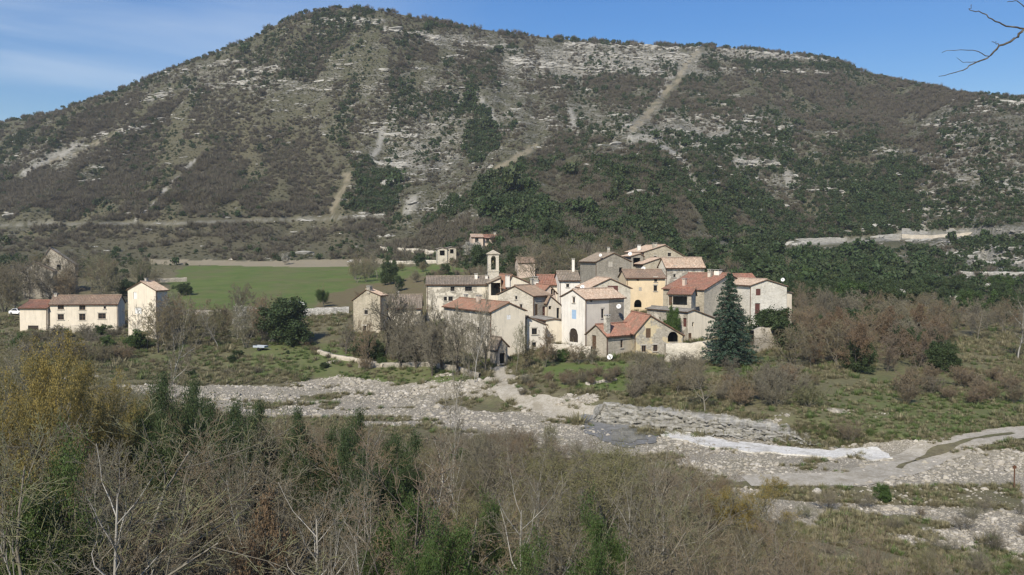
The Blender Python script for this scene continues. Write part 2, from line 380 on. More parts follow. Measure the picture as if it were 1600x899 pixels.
B_ROCK = [(940, 98, 150, 26, 1.0), (1220, 86, 110, 8, 1.1), (545, 33, 45, 6, 1.1), (680, 62, 60, 12, .5), (620, 160, 160, 60, .22), (360, 130, 160, 40, .35), (650, 240, 80, 40, .45), (1140, 215, 130, 45, .5),
          (1520, 260, 100, 110, .55), (1540, 405, 90, 35, .9), (90, 255, 80, 30, .5), (730, 240, 120, 60, .15), (1200, 290, 120, 30, .35), (1180, 112, 140, 6, .4), (1150, 370, 40, 12, .6), (480, 200, 300, 20, .1),
          (820, 150, 200, 50, .2), (1000, 200, 160, 40, .3), (680, 330, 60, 30, .3), (760, 60, 100, 8, .3), (590, 390, 60, 8, .3)]
B_DRY = [(380, 240, 170, 70, .8), (300, 375, 330, 30, .8), (250, 340, 200, 40, .4), (520, 330, 40, 60, .6), (620, 400, 60, 20, .4)]
LINES_TAN = [([(1092, 80), (1075, 97), (1050, 135), (1020, 170), (990, 200)], 5), ([(835, 230), (808, 247), (778, 265)], 4), ([(545, 275), (530, 310), (520, 330)], 4), ([(60, 262), (130, 235), (190, 205)], 2), ([(0, 425), (60, 430)], 3)]
LINES_WHITE = [([(1008, 213), (1055, 243), (1075, 262), (1078, 275), (1098, 300)], 4), ([(745, 148), (770, 175), (782, 205)], 3), ([(312, 248), (270, 285), (245, 315), (215, 345)], 3), ([(130, 222), (70, 252), (35, 275)], 5),
               ([(890, 172), (900, 205)], 5), ([(598, 205), (590, 235), (583, 245)], 5), ([(645, 312), (635, 330)], 7), ([(985, 215), (1010, 218)], 5), ([(1150, 254), (1208, 256)], 7), ([(1230, 275), (1235, 288)], 7), ([(1450, 330), (1440, 360)], 4), ([(1045, 120), (1030, 150)], 3)]
LINES_ROAD = [([(0, 352), (120, 349), (250, 350), (420, 344), (600, 338)], 2.2), ([(1090, 386), (1160, 384)], 3), ([(1232, 381), (1330, 377), (1400, 373), (1440, 371)], 3.5), ([(1405, 366), (1420, 372), (1450, 368), (1600, 358)], 4.5)]
FIELD = [(258, 484), (262, 440), (290, 416), (430, 413), (545, 417), (700, 415), (735, 425), (700, 437), (668, 432), (560, 447), (505, 460), (490, 486)]
PLOUGH = [(495, 486), (508, 460), (562, 446), (665, 434), (672, 490), (600, 492)]
STRIP = [(232, 405), (420, 408), (600, 404), (602, 412), (540, 417), (430, 417), (232, 413)]
LAWN = [(840, 566), (925, 564), (1060, 568), (1130, 570), (1060, 600), (960, 614), (880, 608), (845, 585)]
GARDEN = [(395, 545), (470, 530), (540, 545), (700, 575), (760, 600), (560, 600), (440, 580), (395, 590)]
def regions(x, y, z):
    px, py = proj(x, y, z); n1 = fbm(x / 9, y / 9, 5, 3) - 0.5; n2 = fbm(x / 2.5, y / 2.5, 8, 3) - 0.5
    qx = px + n1 * 24 + n2 * 10; qy = py + n1 * 8 + n2 * 4
    dl = np.interp(px, CX, D_NEAR); df = np.interp(px, CX, D_FAR); lh = np.interp(px, GPX, LD[12])
    hl = sstep(-0.06, 0.03, (y - lh) / lh)
    n3 = fbm(x / 14, y / 7, 15, 4) - 0.5; gr = sstep(0.34, 0.70, 0.44 - .26 * (1 - sstep(500, 850, px)) + np.minimum(y - dl + 3, df + 1.5 - y) / 16 + n1 * 1.2 + n2 * 0.8 + n3 * 2.6) * (y < 160)
    patch = sstep(1050, 1250, px) * sstep(50, 54, y) * (1 - sstep(60, 80, y)) * 0.65
    gravel = np.clip(gr + patch * sstep(-0.1, 0.12, n1 + n2 * 0.5), 0, 1)
    gravel = gravel * (1 - 0.75 * ((qx > 1180) & (qx < 1600) & (qy > 760) & (qy < 778 + (qx - 1180) * 0.05)))
    grass = np.maximum.reduce([inpoly(qx, qy, FIELD) * 1.0, inpoly(qx, qy, LAWN) * 0.95, inpoly(qx, qy, GARDEN) * 0.75])
    grass = np.maximum(grass, 0.7 * np.clip(blobs(qx, qy, [(1400, 640, 160, 60, .9), (1560, 620, 90, 30, .7), (1170, 575, 60, 18, .9), (1400, 660, 120, 30, .6), (300, 560, 120, 20, .5), (1560, 880, 90, 40, .8), (1450, 790, 150, 20, .5), (620, 395, 70, 14, .7), (460, 560, 70, 25, .6), (330, 470, 60, 10, .3), (1560, 720, 80, 20, .4), (20, 480, 60, 10, .3)]), 0, 1) * (1 - gr)) * (y < lh * 1.02 + 15)
    plough = inpoly(qx, qy, PLOUGH) * 1.0; strip = inpoly(px + n1 * 10, py + n1 * 2, STRIP) * 1.0
    rock = np.clip(0.24 + blobs(px, py, B_ROCK), 0, 1.2) * hl; dry = np.clip(blobs(px, py, B_DRY), 0, 1) * hl
    tan = np.zeros(np.shape(px)); wh = np.zeros(np.shape(px))
    px2 = px + n1 * 14 + n2 * 8; py2 = py + n2 * 8
    for P, wd in LINES_TAN: tan = np.maximum(tan, .75 * pline(px2, py2, P, wd) * sstep(-.3, .05, n2))
    for P, wd in LINES_WHITE: wh = np.maximum(wh, pline(px2, py2, P, wd) * sstep(-0.25, 0.0, n2 + 0.1))
    for P, wd in LINES_ROAD: wh = np.maximum(wh, pline(px2, py, P, wd) * (0.45 if P[0][0] < 500 else .8) * sstep(-.35, .1, n2))
    tan = np.maximum(tan, strip); tan = tan * (y > 150); wh = wh * (y > 150)
    rock = rock * (1 - 0.8 * dry)
    return grass, gravel, plough, rock, dry, tan, wh, hl
NU, NV = 900, 1050
rr = 4.0 * np.exp(np.linspace(0, math.log(2600 / 4.0), NV)); yy = rr - 40
ss = np.linspace(-1.12, 1.12, NU)
TY, TS = np.meshgrid(yy, ss); TX = TS * (TY + 40)
TZ = H(TX, TY)
TZ = np.where(TY < 2, TZ[:, [np.searchsorted(yy, 2)]], TZ)
vi = np.arange(NU * NV).reshape(NU, NV)
Q = np.stack([vi[:-1, :-1], vi[1:, :-1], vi[1:, 1:], vi[:-1, 1:]], -1).reshape(-1, 4)

def ground_material():
    t = NT('terrain'); P = t.tc.outputs['Object']
    A = {k: t.attr(k) for k in ('grass', 'gravel', 'plough', 'rock', 'dry', 'tan', 'wh', 'hl')}
    nb = t.noise(0.02, 5, 0.6); nm = t.noise(0.16, 6, 0.65); nf = t.noise(1.1, 6, 0.7); nff = t.noise(5.0, 4, 0.7)
    # valley floor: dead grass, earth and litter
    low = t.mix(t.ramp(nm, (0.36, 0.0), (0.64, 1.0)), (0.105, 0.115, 0.05), (0.18, 0.155, 0.095))
    low = t.mix(t.ramp(t.noise(0.06, 5, .65), (.45, 0.0), (.6, .8)), low, (0.17, 0.15, 0.088)); low = t.mix(t.ramp(nf, (0.4, 0.0), (0.68, 0.9)), low, (0.085, 0.072, 0.048))
    low = t.mix(t.ramp(nff, (0.45, 0.0), (0.7, 0.5)), low, (0.21, 0.19, 0.13))
    # hillside soil: thin dry grass, scree, shrubs too small to make out
    hi = t.mix(t.ramp(nf, (0.34, 0.0), (0.64, 1.0)), (0.068, 0.068, 0.038), (0.125, 0.118, 0.080))
    hi = t.mix(t.ramp(nm, (0.44, 0.0), (0.62, 0.7)), hi, (0.066, 0.070, 0.038))
    hi = t.mix(t.ramp(nff, (0.52, 0.0), (0.66, 0.55)), hi, (0.06, 0.062, 0.036))
    dryc = t.mix(t.ramp(nf, (0.35, 0.0), (0.65, 1.0)), (0.095, 0.088, 0.052), (0.145, 0.13, 0.084))
    dryc = t.mix(t.ramp(nff, (0.52, 0.0), (0.7, 0.5)), dryc, (0.08, 0.07, 0.045))
    hi = t.mix(A['dry'], hi, dryc)
    # limestone showing through where it is exposed
    rk = t.noise(0.10, 7, 0.78, sc=(1, 1, 2.6)); rk2 = t.noise(0.55, 6, 0.75, sc=(1, 1, 2.4))
    rsum = t.math('ADD', t.math('MULTIPLY', rk, 0.60), t.math('MULTIPLY', rk2, 0.60))
    rm = t.math('ADD', rsum, t.math('MULTIPLY', A['rock'], 0.20))
    rf = t.ramp(rm, (0.685, 0.0), (0.76, 1.0))
    cr_ = t.noise(0.9, 6, 0.7, sc=(1, 1, 2.4))
    rc = t.mix(t.ramp(cr_, (0.36, 0.0), (0.62, 1.0)), (0.115, 0.11, 0.09), (0.28, 0.27, 0.235))
    rc = t.mix(t.ramp(t.noise(0.25, 5), (0.5, 0.0), (0.7, 0.6)), rc, (0.30, 0.27, 0.20))
    hi = t.mix(rf, hi, rc)
    a = t.mix(A['hl'], low, hi)
    gr = t.mix(t.ramp(nm, (0.35, 0.0), (0.66, 1.0)), (0.085, 0.145, 0.034), (0.135, 0.185, 0.052))
    gr = t.mix(t.ramp(nff, (0.42, 0.0), (0.72, 0.6)), gr, (0.06, 0.095, 0.02))
    gr = t.mix(t.ramp(nf, (0.5, 0.0), (0.75, 0.55)), gr, (0.17, 0.155, 0.08))
    gr = t.mix(t.ramp(t.noise(0.07, 6, .7), (.44, 0.0), (.6, .7)), gr, (0.145, 0.14, 0.068)); gr = t.mix(t.ramp(t.noise(0.5, 4, .6, sc=(.3, 1.6, 1)), (.4, 0.0), (.65, .4)), gr, (0.075, 0.10, 0.03))
    gk = t.math('MULTIPLY', A['grass'], t.ramp(nf, (0.25, 1.0), (0.85, 0.6)))
    a = t.mix(gk, a, gr)
    pl = t.mix(t.ramp(nf, (0.38, 0.0), (0.62, 1.0)), (0.125, 0.10, 0.055), (0.17, 0.14, 0.082))
    pl = t.mix(t.ramp(nm, (0.45, 0.0), (0.7, 0.5)), pl, (0.12, 0.13, 0.05))
    a = t.mix(t.math('MULTIPLY', A['plough'], .8), a, pl)
    vg = t.vor(6.5, 'Color'); vd = t.vor(6.5, 'Distance')
    gv = t.mix(t.ramp(vg, (0.1, 0.0), (0.9, 1.0)), (0.25, 0.225, 0.175), (0.46, 0.42, 0.345))
    gv = t.mix(t.ramp(vd, (0.30, 0.0), (0.6, 0.8)), gv, (0.19, 0.17, 0.135))
    gv = t.mix(t.ramp(nm, (0.46, 0.0), (0.66, 0.6)), gv, (0.22, 0.20, 0.14))
    gb = t.math('ADD', t.math('MULTIPLY', A['gravel'], 0.9), t.math('MULTIPLY', t.math('SUBTRACT', nf, 0.5), 0.9))
    a = t.mix(t.ramp(gb, (0.42, 0.0), (0.56, 1.0)), a, gv)
    a = t.mix(A['tan'], a, t.mix(nff, (0.20, 0.17, 0.115), (0.34, 0.30, 0.215)))
    a = t.mix(t.math('MULTIPLY', A['wh'], t.ramp(rk2, (0.3, 0.6), (0.5, 1.0))), a, t.mix(cr_, (0.22, 0.21, 0.18), (0.42, 0.405, 0.36)))
    hgt = t.math('ADD', t.math('MULTIPLY', cr_, 0.7), t.math('ADD', t.math('MULTIPLY', rf, 0.5), t.math('MULTIPLY', nff, 0.25)))
    bn = t.n.new('ShaderNodeBump'); bn.inputs['Distance'].default_value = 1.0; t.l(hgt, bn.inputs['Height'])
    t.l(t.math('ADD', 0.10, t.math('MULTIPLY', A['hl'], 0.55)), bn.inputs['Strength']); t.l(bn.outputs[0], t.b.inputs['Normal'])
    t.b.inputs['Roughness'].default_value = 1.0; t.b.inputs['Specular IOR Level'].default_value = 0.05
    return t.out(a)
GM = ground_material()
me = npmesh('ground', np.stack([TX, TY, TZ], -1).reshape(-1, 3), Q, GM, smooth=True)
RG = regions(TX, TY, TZ)
for k, v in zip(('grass', 'gravel', 'plough', 'rock', 'dry', 'tan', 'wh', 'hl'), RG):
    at = me.attributes.new(k, 'FLOAT', 'POINT'); at.data.foreach_set('value', np.ascontiguousarray(v.reshape(-1), np.float32))
ground = bpy.data.objects.new('ground', me); col.objects.link(ground); ground['kind'] = 'structure'
# ------------------------------------------------------------------ buildings
def V3(x, y, z): return Vector((float(x), float(y), float(z)))
UPV = Vector((0, 0, 1))
def facade(mb, P, d, length, top, holes, zb, n, m=0):
    """a wall with real openings; P start, d direction, top [(s, z)], holes [dict s0 s1 z0 z1 arch]"""
    xs = {0.0, length} | {s for s, _ in top}
    for h in holes:
        k = 6 if h.get('arch') else 1
        for i in range(k + 1): xs.add(h['s0'] + (h['s1'] - h['s0']) * i / k)
    xs = sorted(x for x in xs if 0 <= x <= length)
    tz = lambda s: float(np.interp(s, [a for a, _ in top], [b for _, b in top]))
    def htop(h, s):
        if not h.get('arch'): return h['z1']
        c = (h['s0'] + h['s1']) / 2; hw = (h['s1'] - h['s0']) / 2; rise = min(hw, (h['z1'] - h['z0']) * 0.45)
        return h['z1'] - rise + rise * math.sqrt(max(0, 1 - ((s - c) / hw) ** 2))
    pt = lambda s, z, q=0.0: V3(P.x, P.y, 0) + d * s + UPV * z - n * q
    for a, b in zip(xs[:-1], xs[1:]):
        if b - a < 1e-5: continue
        mid = (a + b) / 2
        hs = sorted([h for h in holes if h['s0'] < mid < h['s1']], key=lambda h: h['z0'])
        lo = (zb, zb)
        for h in hs:
            mb.quad(pt(a, lo[0]), pt(b, lo[1]), pt(b, h['z0']), pt(a, h['z0']), m=m)
            t0, t1 = htop(h, a), htop(h, b)
            q = h.get('q', 0.24)
            mb.quad(pt(a, h['z0']), pt(b, h['z0']), pt(b, h['z0'], q), pt(a, h['z0'], q), m=m)
            mb.quad(pt(a, t0), pt(b, t1), pt(b, t1, q), pt(a, t0, q), m=m)
            if abs(a - h['s0']) < 1e-6: mb.quad(pt(a, h['z0']), pt(a, t0), pt(a, t0, q), pt(a, h['z0'], q), m=m)
            if abs(b - h['s1']) < 1e-6: mb.quad(pt(b, h['z0']), pt(b, t1), pt(b, t1, q), pt(b, h['z0'], q), m=m)
            lo = (t0, t1)
        mb.quad(pt(a, lo[0]), pt(b, lo[1]), pt(b, tz(b)), pt(a, tz(a)), m=m)
def opening(root, P, d, n, h):
    """fills a hole: window > pane, door, shutter, or an empty dark doorway"""
    kind = h['kind']; s0, s1, z0, z1 = h['s0'], h['s1'], h['z0'], h['z1']; W = s1 - s0; Hh = z1 - z0
    pt = lambda s, z, q=0.0: V3(P.x, P.y, 0) + d * s + UPV * z - n * q
    c = lambda s, z, q: pt(s, z, q)
    if kind == 'dark': return
    def arch_face(q):
        if not h.get('arch'): return [pt(s0, z0, q), pt(s1, z0, q), pt(s1, z1, q), pt(s0, z1, q)]
        cc = (s0 + s1) / 2; hw = W / 2; rise = min(hw, Hh * 0.45)
        r = [pt(s0, z0, q), pt(s1, z0, q)]
        for i in range(7):
            s = s1 - W * i / 6; r.append(pt(s, z1 - rise + rise * math.sqrt(max(0, 1 - ((s - cc) / hw) ** 2)), q))
        return r
    if kind in ('win', 'dwin'):
        mb = MB(); t = 0.05
        for s in (s0 + t, s1 - t) + (((s0 + s1) / 2,) if W > 0.7 else ()): mb.box(c(s, (z0 + z1) / 2, 0.15), t * 0.9, 0.035, Hh / 2, d, n)
        for z in (z0 + t, z1 - t) + (((z0 + z1) / 2,) if Hh > 1.0 else ()): mb.box(c((s0 + s1) / 2, z, 0.151), W / 2, 0.034, t * 0.8, d, n)
        mb.box(c((s0 + s1) / 2, z0 - 0.07, -0.04), W / 2 + 0.14, 0.09, 0.065, d, n, m=1)
        mb.box(c((s0 + s1) / 2, z1 + 0.13, -0.012), W / 2 + 0.18, 0.02, 0.12, d, n, m=1)
        o = mb.build('window', [M['brown_wood' if kind == 'win' else 'dark_wood'], M['lintel_stone']], root)
        p = MB(); p.quad(*arch_face(0.17)); po = p.build('pane', M['glass'], None); 
        for v in po.data.vertices: v.co -= Vector(root['_o'])
        po.parent = o
    elif kind in ('shutter', 'door', 'garage'):
        mat = M[h.get('mat', 'brown_wood')]; mb = MB(); q = h.get('dq', 0.06 if kind == 'shutter' else 0.18)
        if h.get('arch'):
            f = arch_face(q); mb.quad(*f)
        else:
            k = 2 if kind != 'garage' else 1
            for i in range(k):
                mb.box(c(s0 + W * (i + 0.5) / k, (z0 + z1) / 2, q), W / k / 2 - 0.015, 0.025, Hh / 2 - 0.01, d, n)
                for j in range(3): mb.box(c(s0 + W * (i + 0.5) / k, z0 + Hh * (0.15 + 0.35 * j), q - 0.035), W / k / 2 - 0.06, 0.012, 0.05, d, n)
        o = mb.build({'shutter': 'shutter', 'door': 'door', 'garage': 'garage_door'}[kind], mat, root)
        if kind == 'door':
            hb = MB(); hb.box(c(s0 + W * 0.47, z0 + Hh * 0.45, q - 0.07), 0.02, 0.04, 0.07, d, n); ho = hb.build('handle', M['metal'], None)
            for v in ho.data.vertices: v.co -= Vector(root['_o'])
            ho.parent = o
def slab(mb, e0, e1, r1, r0, up, per=0.32, amp=0.06, th=0.14, jit=0.02, seed=0):
    """roof slope of clay tile rows: eave e0-e1, ridge r0-r1"""
    ln = (e1 - e0).length; sl = (r0 - e0).length
    nu = max(2, int(ln / per * 2)); nvv = max(2, int(sl / 0.45)); rs = random.Random(seed)
    base = len(mb.v)
    for j in range(nvv + 1):
        t = j / nvv
        for i in range(nu + 1):
            s = i / nu
            p = e0 * (1 - s) * (1 - t) + e1 * s * (1 - t) + r1 * s * t + r0 * (1 - s) * t
            k = amp if i % 2 else -amp
            sag = -0.10 * math.sin(math.pi * s) * math.sin(math.pi * t)
            mb.v.append(tuple(p + up * (k + sag + rs.uniform(-jit, jit) + (0.02 if j % 2 else 0)) + (e1 - e0) / ln * rs.uniform(-.015, .015) + ((e0 - r0) / sl * rs.uniform(-0.06, 0.03) if j == 0 else Vector((0, 0, 0)))))
    for j in range(nvv):
        for i in range(nu):
            a = base + j * (nu + 1) + i; mb.f.append((a, a + 1, a + nu + 2, a + nu + 1)); mb.m.append(0)
    dn = up * -th
    mb.quad(e1 + dn, e0 + dn, r0 + dn, r1 + dn, m=1)
    for a, b in ((e0, e1), (e1, r1), (r0, e0), (r1, r0)):
        mb.quad(a + dn, b + dn, b + up * 0.01, a + up * 0.01, m=1)
HOUSES = {}
def house(name, label, cat, B, yaw, A=None, C=None, eave=None, apex=None, gable='L', base=None, wall='cream_plaster', roof='brown_tiles', wL=None, wR=None,
          frac=0.5, eave2=None, wins=(), chims=(), over=0.35, group=None, patches=(), zbase=None, sink=0.6, fwall=None):
    ps = math.radians(yaw); Bx, By = float(uat(B[0])) * B[1], B[1]
    dL = Vector((-math.cos(ps), math.sin(ps), 0)); dR = Vector((math.sin(ps), math.cos(ps), 0))
    def along(dv, px):
        u = float(uat(px)); return (u * By - Bx) / (dv.x - u * dv.y)
    a = wL if wL else along(dL, A); c = wR if wR else along(dR, C)
    Bp = Vector((Bx, By, 0))
    g, r, Gn, Rn = (dL, dR, a, c) if gable == 'L' else (dR, dL, c, a)
    ze = float(zat(eave, By)); 
    ap = Bp + g * (Gn * frac); za = float(zat(apex, ap.y))
    e2 = ze
    if eave2 is not None:
        q = Bp + g * Gn; e2 = float(zat(eave2, q.y))
    cen = Bp + g * Gn / 2 + r * Rn / 2
    corners = [Bp, Bp + g * Gn, Bp + g * Gn + r * Rn, Bp + r * Rn]
    zg = min(float(H(p.x, p.y)) for p in corners)
    zb = (float(zat(base, By)) if base else zg) if zbase is None else zbase
    zb = min(zb, zg) - sink
    root = empty(name, (cen.x, cen.y, max(zg, zb)), label, cat, group)
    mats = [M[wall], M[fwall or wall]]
    nF0 = -r; nF1 = -g
    hs = {0: [], 1: []}
    for wd in wins:
        f = wd['f'];   # 'L' or 'R'
        dv = dL if f == 'L' else dR; u = float(uat(wd['px'], wd['py'])); s = (u * By - Bx) / (dv.x - u * dv.y)
        P_ = Bp + dv * s; z = float(zat(wd['py'], P_.y)); idx = 0 if f == gable else 1
        W_, H_ = wd['w'], wd['h']; ln = (Gn if idx == 0 else Rn)
        s = min(max(s, W_ / 2 + 0.12), ln - W_ / 2 - 0.12)
        h = dict(wd); h.update(s0=s - W_ / 2, s1=s + W_ / 2, z0=z - H_ / 2, z1=z + H_ / 2, kind=wd.get('k', 'win')); 
        if h['z0'] < zb + .05: h['z0'] = zb + .05
        hs[idx].append(h)
    mb = MB()
    topg = [(0, ze), (Gn * frac, za), (Gn, e2)] if 0.01 < frac < 0.99 else [(0, ze), (Gn, e2)] if frac <= 0.01 else [(0, ze), (Gn, za)]
    if frac <= 0.01: topg = [(0, za), (Gn, e2)]
    facade(mb, Bp, g, Gn, topg, hs[0], zb, nF0, m=0)
    facade(mb, Bp, r, Rn, [(0, topg[0][1]), (Rn, topg[0][1])], hs[1], zb, nF1, m=1)
    facade(mb, Bp + r * Rn, g, Gn, topg, [], zb, r)
    facade(mb, Bp + g * Gn, r, Rn, [(0, topg[-1][1]), (Rn, topg[-1][1])], [], zb, g)
    mb.build('wall', mats, root)
    for i, hh in hs.items():
        for h in hh: opening(root, Bp, g if i == 0 else r, nF0 if i == 0 else nF1, h)
    # stone facing or render patches standing slightly proud
    for (f, x0, x1, y0, y1, mt) in patches:
        dv = dL if f == 'L' else dR; nn = (-dR if f == 'L' else -dL)
        pts = []
        for (px, py) in ((x0, y1), (x1, y1), (x1, y0), (x0, y0)):
            u = float(uat(px, py)); s = (u * By - Bx) / (dv.x - u * dv.y); P_ = Bp + dv * s; pts.append(V3(P_.x, P_.y, zat(py, P_.y)))
        p = MB(); f_ = [q + nn * 0.05 for q in pts]; b_ = [q - nn * 0.05 for q in pts]; p.quad(*f_); 
        for i in range(4): p.quad(b_[i], b_[(i + 1) % 4], f_[(i + 1) % 4], f_[i])
        p.build('stone_facing', M[mt], root)
    # roof
    rb = MB(); ro = M[roof]
    def slope(s_e, z_e, s_r, z_r):
        sl = (z_r - z_e) / abs(s_r - s_e); sg = 1 if s_e > s_r else -1
        e0 = Bp + g * (s_e + sg * over) + UPV * (z_e - sl * over + 0.10) - r * 0.22; e1 = e0 + r * (Rn + 0.44)
        r0 = Bp + g * s_r + UPV * (z_r + 0.10) - r * 0.22; r1 = r0 + r * (Rn + 0.44)
        up = (e1 - e0).cross(r0 - e0).normalized(); up = up if up.z > 0 else -up
        slab(rb, e0 + up * .04, e1 + up * .04, r1 + up * .04, r0 + up * .04, up, seed=hash(name) % 99 if False else int(By * 7) % 99)
    if frac > 0.01: slope(0, ze, Gn * min(frac, 1), za)
    if frac < 0.99: slope(Gn, e2, Gn * max(frac, 0), za)
    if 0.01 < frac < 0.99:
        r0 = Bp + g * Gn * frac + UPV * (za + 0.2) - r * 0.22
        k = max(3, int(Rn / 1.2)); rb.tube([r0 + r * ((Rn + .44) * i / k) + UPV * random.uniform(-.03, .02) for i in range(k + 1)], 0.13, 6)
    rf = rb.build('roof', [ro, M['brown_wood']], root)
    def rz(s):
        return float(np.interp(s, [q for q, _ in topg], [q for _, q in topg]))
    for ch in chims:
        fi, fj, dz, cw = ch[:4]; mat = ch[4] if len(ch) > 4 else 'worn_plaster'; cd = ch[5] if len(ch) > 5 else cw * 0.8
        p = Bp + g * Gn * fi + r * Rn * fj; z0 = rz(Gn * fi) - 0.5; z1 = rz(Gn * fi) + dz
        cb = MB(); cb.box((p.x, p.y, (z0 + z1) / 2), cw / 2, cd / 2, (z1 - z0) / 2, dR, dL); co = cb.build('chimney', M[mat], root)
        kb = MB()
        for i, j in ((-1, -1), (1, -1), (1, 1), (-1, 1)): kb.box(p + dR * (i * cw * .38) + dL * (j * cd * .36) + UPV * (z1 + 0.1), .07, .07, .105, dR, dL)
        kb.box((p.x, p.y, z1 + 0.24), cw / 2 + .08, cd / 2 + .08, 0.045, dR, dL)
        ko = kb.build('chimney_cap', M['concrete'], None)
        for v in ko.data.vertices: v.co -= Vector(root['_o'])
        ko.parent = co
    if cat in ('house', 'garage', 'church') and 0.01 < frac < 0.99:
        sl = (za - ze) / (Gn * frac); q0 = Bp - g * (over + .05) + UPV * (ze - sl * over + .02)
        gb = MB(); gb.tube([q0 - r * .2, q0 + r * (Rn + .2)], .065, 6); gb.build('gutter', M['rust'], root)
        db = MB(); c0 = Bp - g * .07 + r * .15; db.tube([q0 + r * .15, c0 + UPV * (ze - .45), c0 + UPV * (zb + .3)], .05, 6); db.build('downpipe', M['rust'], root)
    HOUSES[name] = dict(root=root, B=Bp, dL=dL, dR=dR, a=a, c=c, ze=ze, za=za, zb=zb, g=g, r=r, Gn=Gn, Rn=Rn)
    return root
def W(f, px, py, w, h, k='win', **kw): return dict(f=f, px=px, py=py, w=w, h=h, k=k, **kw)

# --- the front row of the village
house('stone_cottage', 'small rough stone cottage with red tiled roof and tall chimney by the lawn', 'house', (947.5, 131), 52, 917, 994, 525, 508.5, 'L', 567, 'grey_stone', 'red_tiles',
      wins=[W('L', 928, 535, 1.0, 2.2, 'door'), W('R', 971.5, 537.5, .55, 1.2)], chims=[(0.12, 0.10, 2.6, .8, 'worn_plaster')])
house('gabled_house', 'yellowish rendered gable house with three small windows and an arched loggia opening on its right', 'house', (993.7, 132.5), 80, None, 1067, 520, 494, 'R', 568, 'old_yellow_plaster', 'red_tiles', wL=9,
      frac=.30, eave2=524, wins=[W('R', 1013, 520.7, .8, 1.5, 'shutter', mat='brown_wood', dq=.1), W('R', 1006, 545, .7, 1.0), W('R', 1024, 544, .7, 1.0), W('R', 1051.5, 526.5, 1.7, 1.6, 'dark', arch=True)],
      patches=[('R', 1041.5, 1066.5, 537, 567, 'grey_stone')])
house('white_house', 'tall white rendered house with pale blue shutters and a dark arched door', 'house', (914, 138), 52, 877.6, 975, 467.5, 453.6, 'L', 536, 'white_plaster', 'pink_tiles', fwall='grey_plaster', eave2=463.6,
      wins=[W('L', 896.5, 469, .6, .9), W('L', 896.8, 491.5, 1.1, 1.5, 'shutter', mat='blue_paint'), W('L', 896, 524, 2.2, 2.3, 'door', arch=True, mat='dark_wood'),
            W('R', 941.5, 490, .6, 1.5, 'dwin'), W('R', 924, 470.5, .5, .35, 'dark')], patches=[('R', 951.5, 974, 469.5, 535, 'dark_stone')])
house('long_grey_barn', 'long low outbuilding with grey sheet roof and streaked pale walls beside the conifer', 'barn', (1075, 143), 60, 1011, 1122, 488, 485, 'R', 548, 'streaked_plaster', 'grey_sheet', fwall='worn_plaster',
      frac=.18, eave2=500, wins=[W('L', 1069.6, 504, .95, 1.5, 'door', mat='red_wood'), W('L', 1031, 498, .4, .5, 'dark'), W('R', 1083, 507, .4, .7, 'dark'), W('R', 1078, 528, .7, 1.6, 'shutter', mat='brown_wood'), W('R', 1096, 535, .5, .9, 'dark')])
house('big_barn_house', 'large old house with half red roof and streaked gable behind bare trees', 'house', (768, 134), 60, 694, 820.5, 487.5, 474, 'R', 574, 'streaked_plaster', 'mixed_tiles', fwall='worn_plaster',
      wins=[W('R', 795, 496, .75, .75, 'shutter', mat='white_paint'), W('L', 747, 516, .7, 1.0, 'dwin'), W('L', 722, 520, .9, 1.3, 'dwin'), W('L', 759, 556, 1.1, 3.0, 'dark'), W('L', 705, 540, 1.0, 1.4, 'dwin'), W('R', 787, 558, 1.2, 2.1, 'door')],
      chims=[(0.45, 0.55, .8, .8, 'pink_plaster'), (0.55, .9, .7, .6)])
house('lean_to_shed', 'low lean-to shed with dark sloping roof against the streaked gable wall', 'shed', (778, 130.5), 60, None, 793, 541, 529, 'R', 574, 'dark_stone', 'old_tiles', wL=2.6, frac=.01 if False else .30, wins=[W('R', 785, 560, .9, 1.6, 'dark')])
house('grey_annex', 'grey rendered house with falling roofline and two small windows beside the streaked gable', 'house', (823, 139), 74, None, 853, 497.5, 496, 'R', 550, 'grey_plaster', 'old_tiles', wL=8, frac=.06, eave2=508,
      wins=[W('R', 835, 518, .9, 1.0, 'dwin'), W('R', 834.5, 539, .7, .8, 'dwin')])
house('terrace_block', 'low whitish stained terrace block left of the white house', 'house', (853, 142), 70, None, 878, 501, 499, 'R', 546, 'streaked_plaster', 'concrete' if False else 'grey_sheet', wL=7, frac=.5, wins=[W('R', 858, 540, 1.0, 1.6, 'dark')])
house('stone_gable_house', 'stone house with brown roof and low front gable behind the grey annex', 'house', (832.6, 150), 40, 778, 860, 462.7, 447.6, 'L', 520, 'pale_stone', 'brown_tiles', fwall='grey_stone',
      wins=[W('L', 814, 479.6, .6, .9), W('L', 806.5, 465.5, .5, .6, 'dwin'), W('R', 838, 484, .8, 2.0, 'shutter', mat='brown_wood'), W('R', 850, 488, .9, 2.1, 'door', mat='red_wood'), W('L', 797, 484, .5, .6, 'dark')], chims=[(.5, .95, 1.0, .5)])
house('little_white_house', 'little whitish house with one square window and brown lean roof left of the white house', 'house', (856, 152), 62, None, 877, 470, 463, 'R', 505, 'cream_plaster', 'brown_tiles', wL=8, frac=.15, eave2=478, wins=[W('R', 859.5, 481, .6, .6, 'dark'), W('R', 872, 490, .6, 2.0, 'dark')])
house('small_gable_house', 'small gabled house with two narrow dark windows between the roofs', 'house', (848, 158), 72, None, 869, 458, 446.7, 'R', 490, 'pink_plaster', 'red_tiles', wL=7, wins=[W('R', 862.5, 456.5, .4, 1.1, 'dark'), W('R', 866, 457, .35, 1.1, 'dark')])
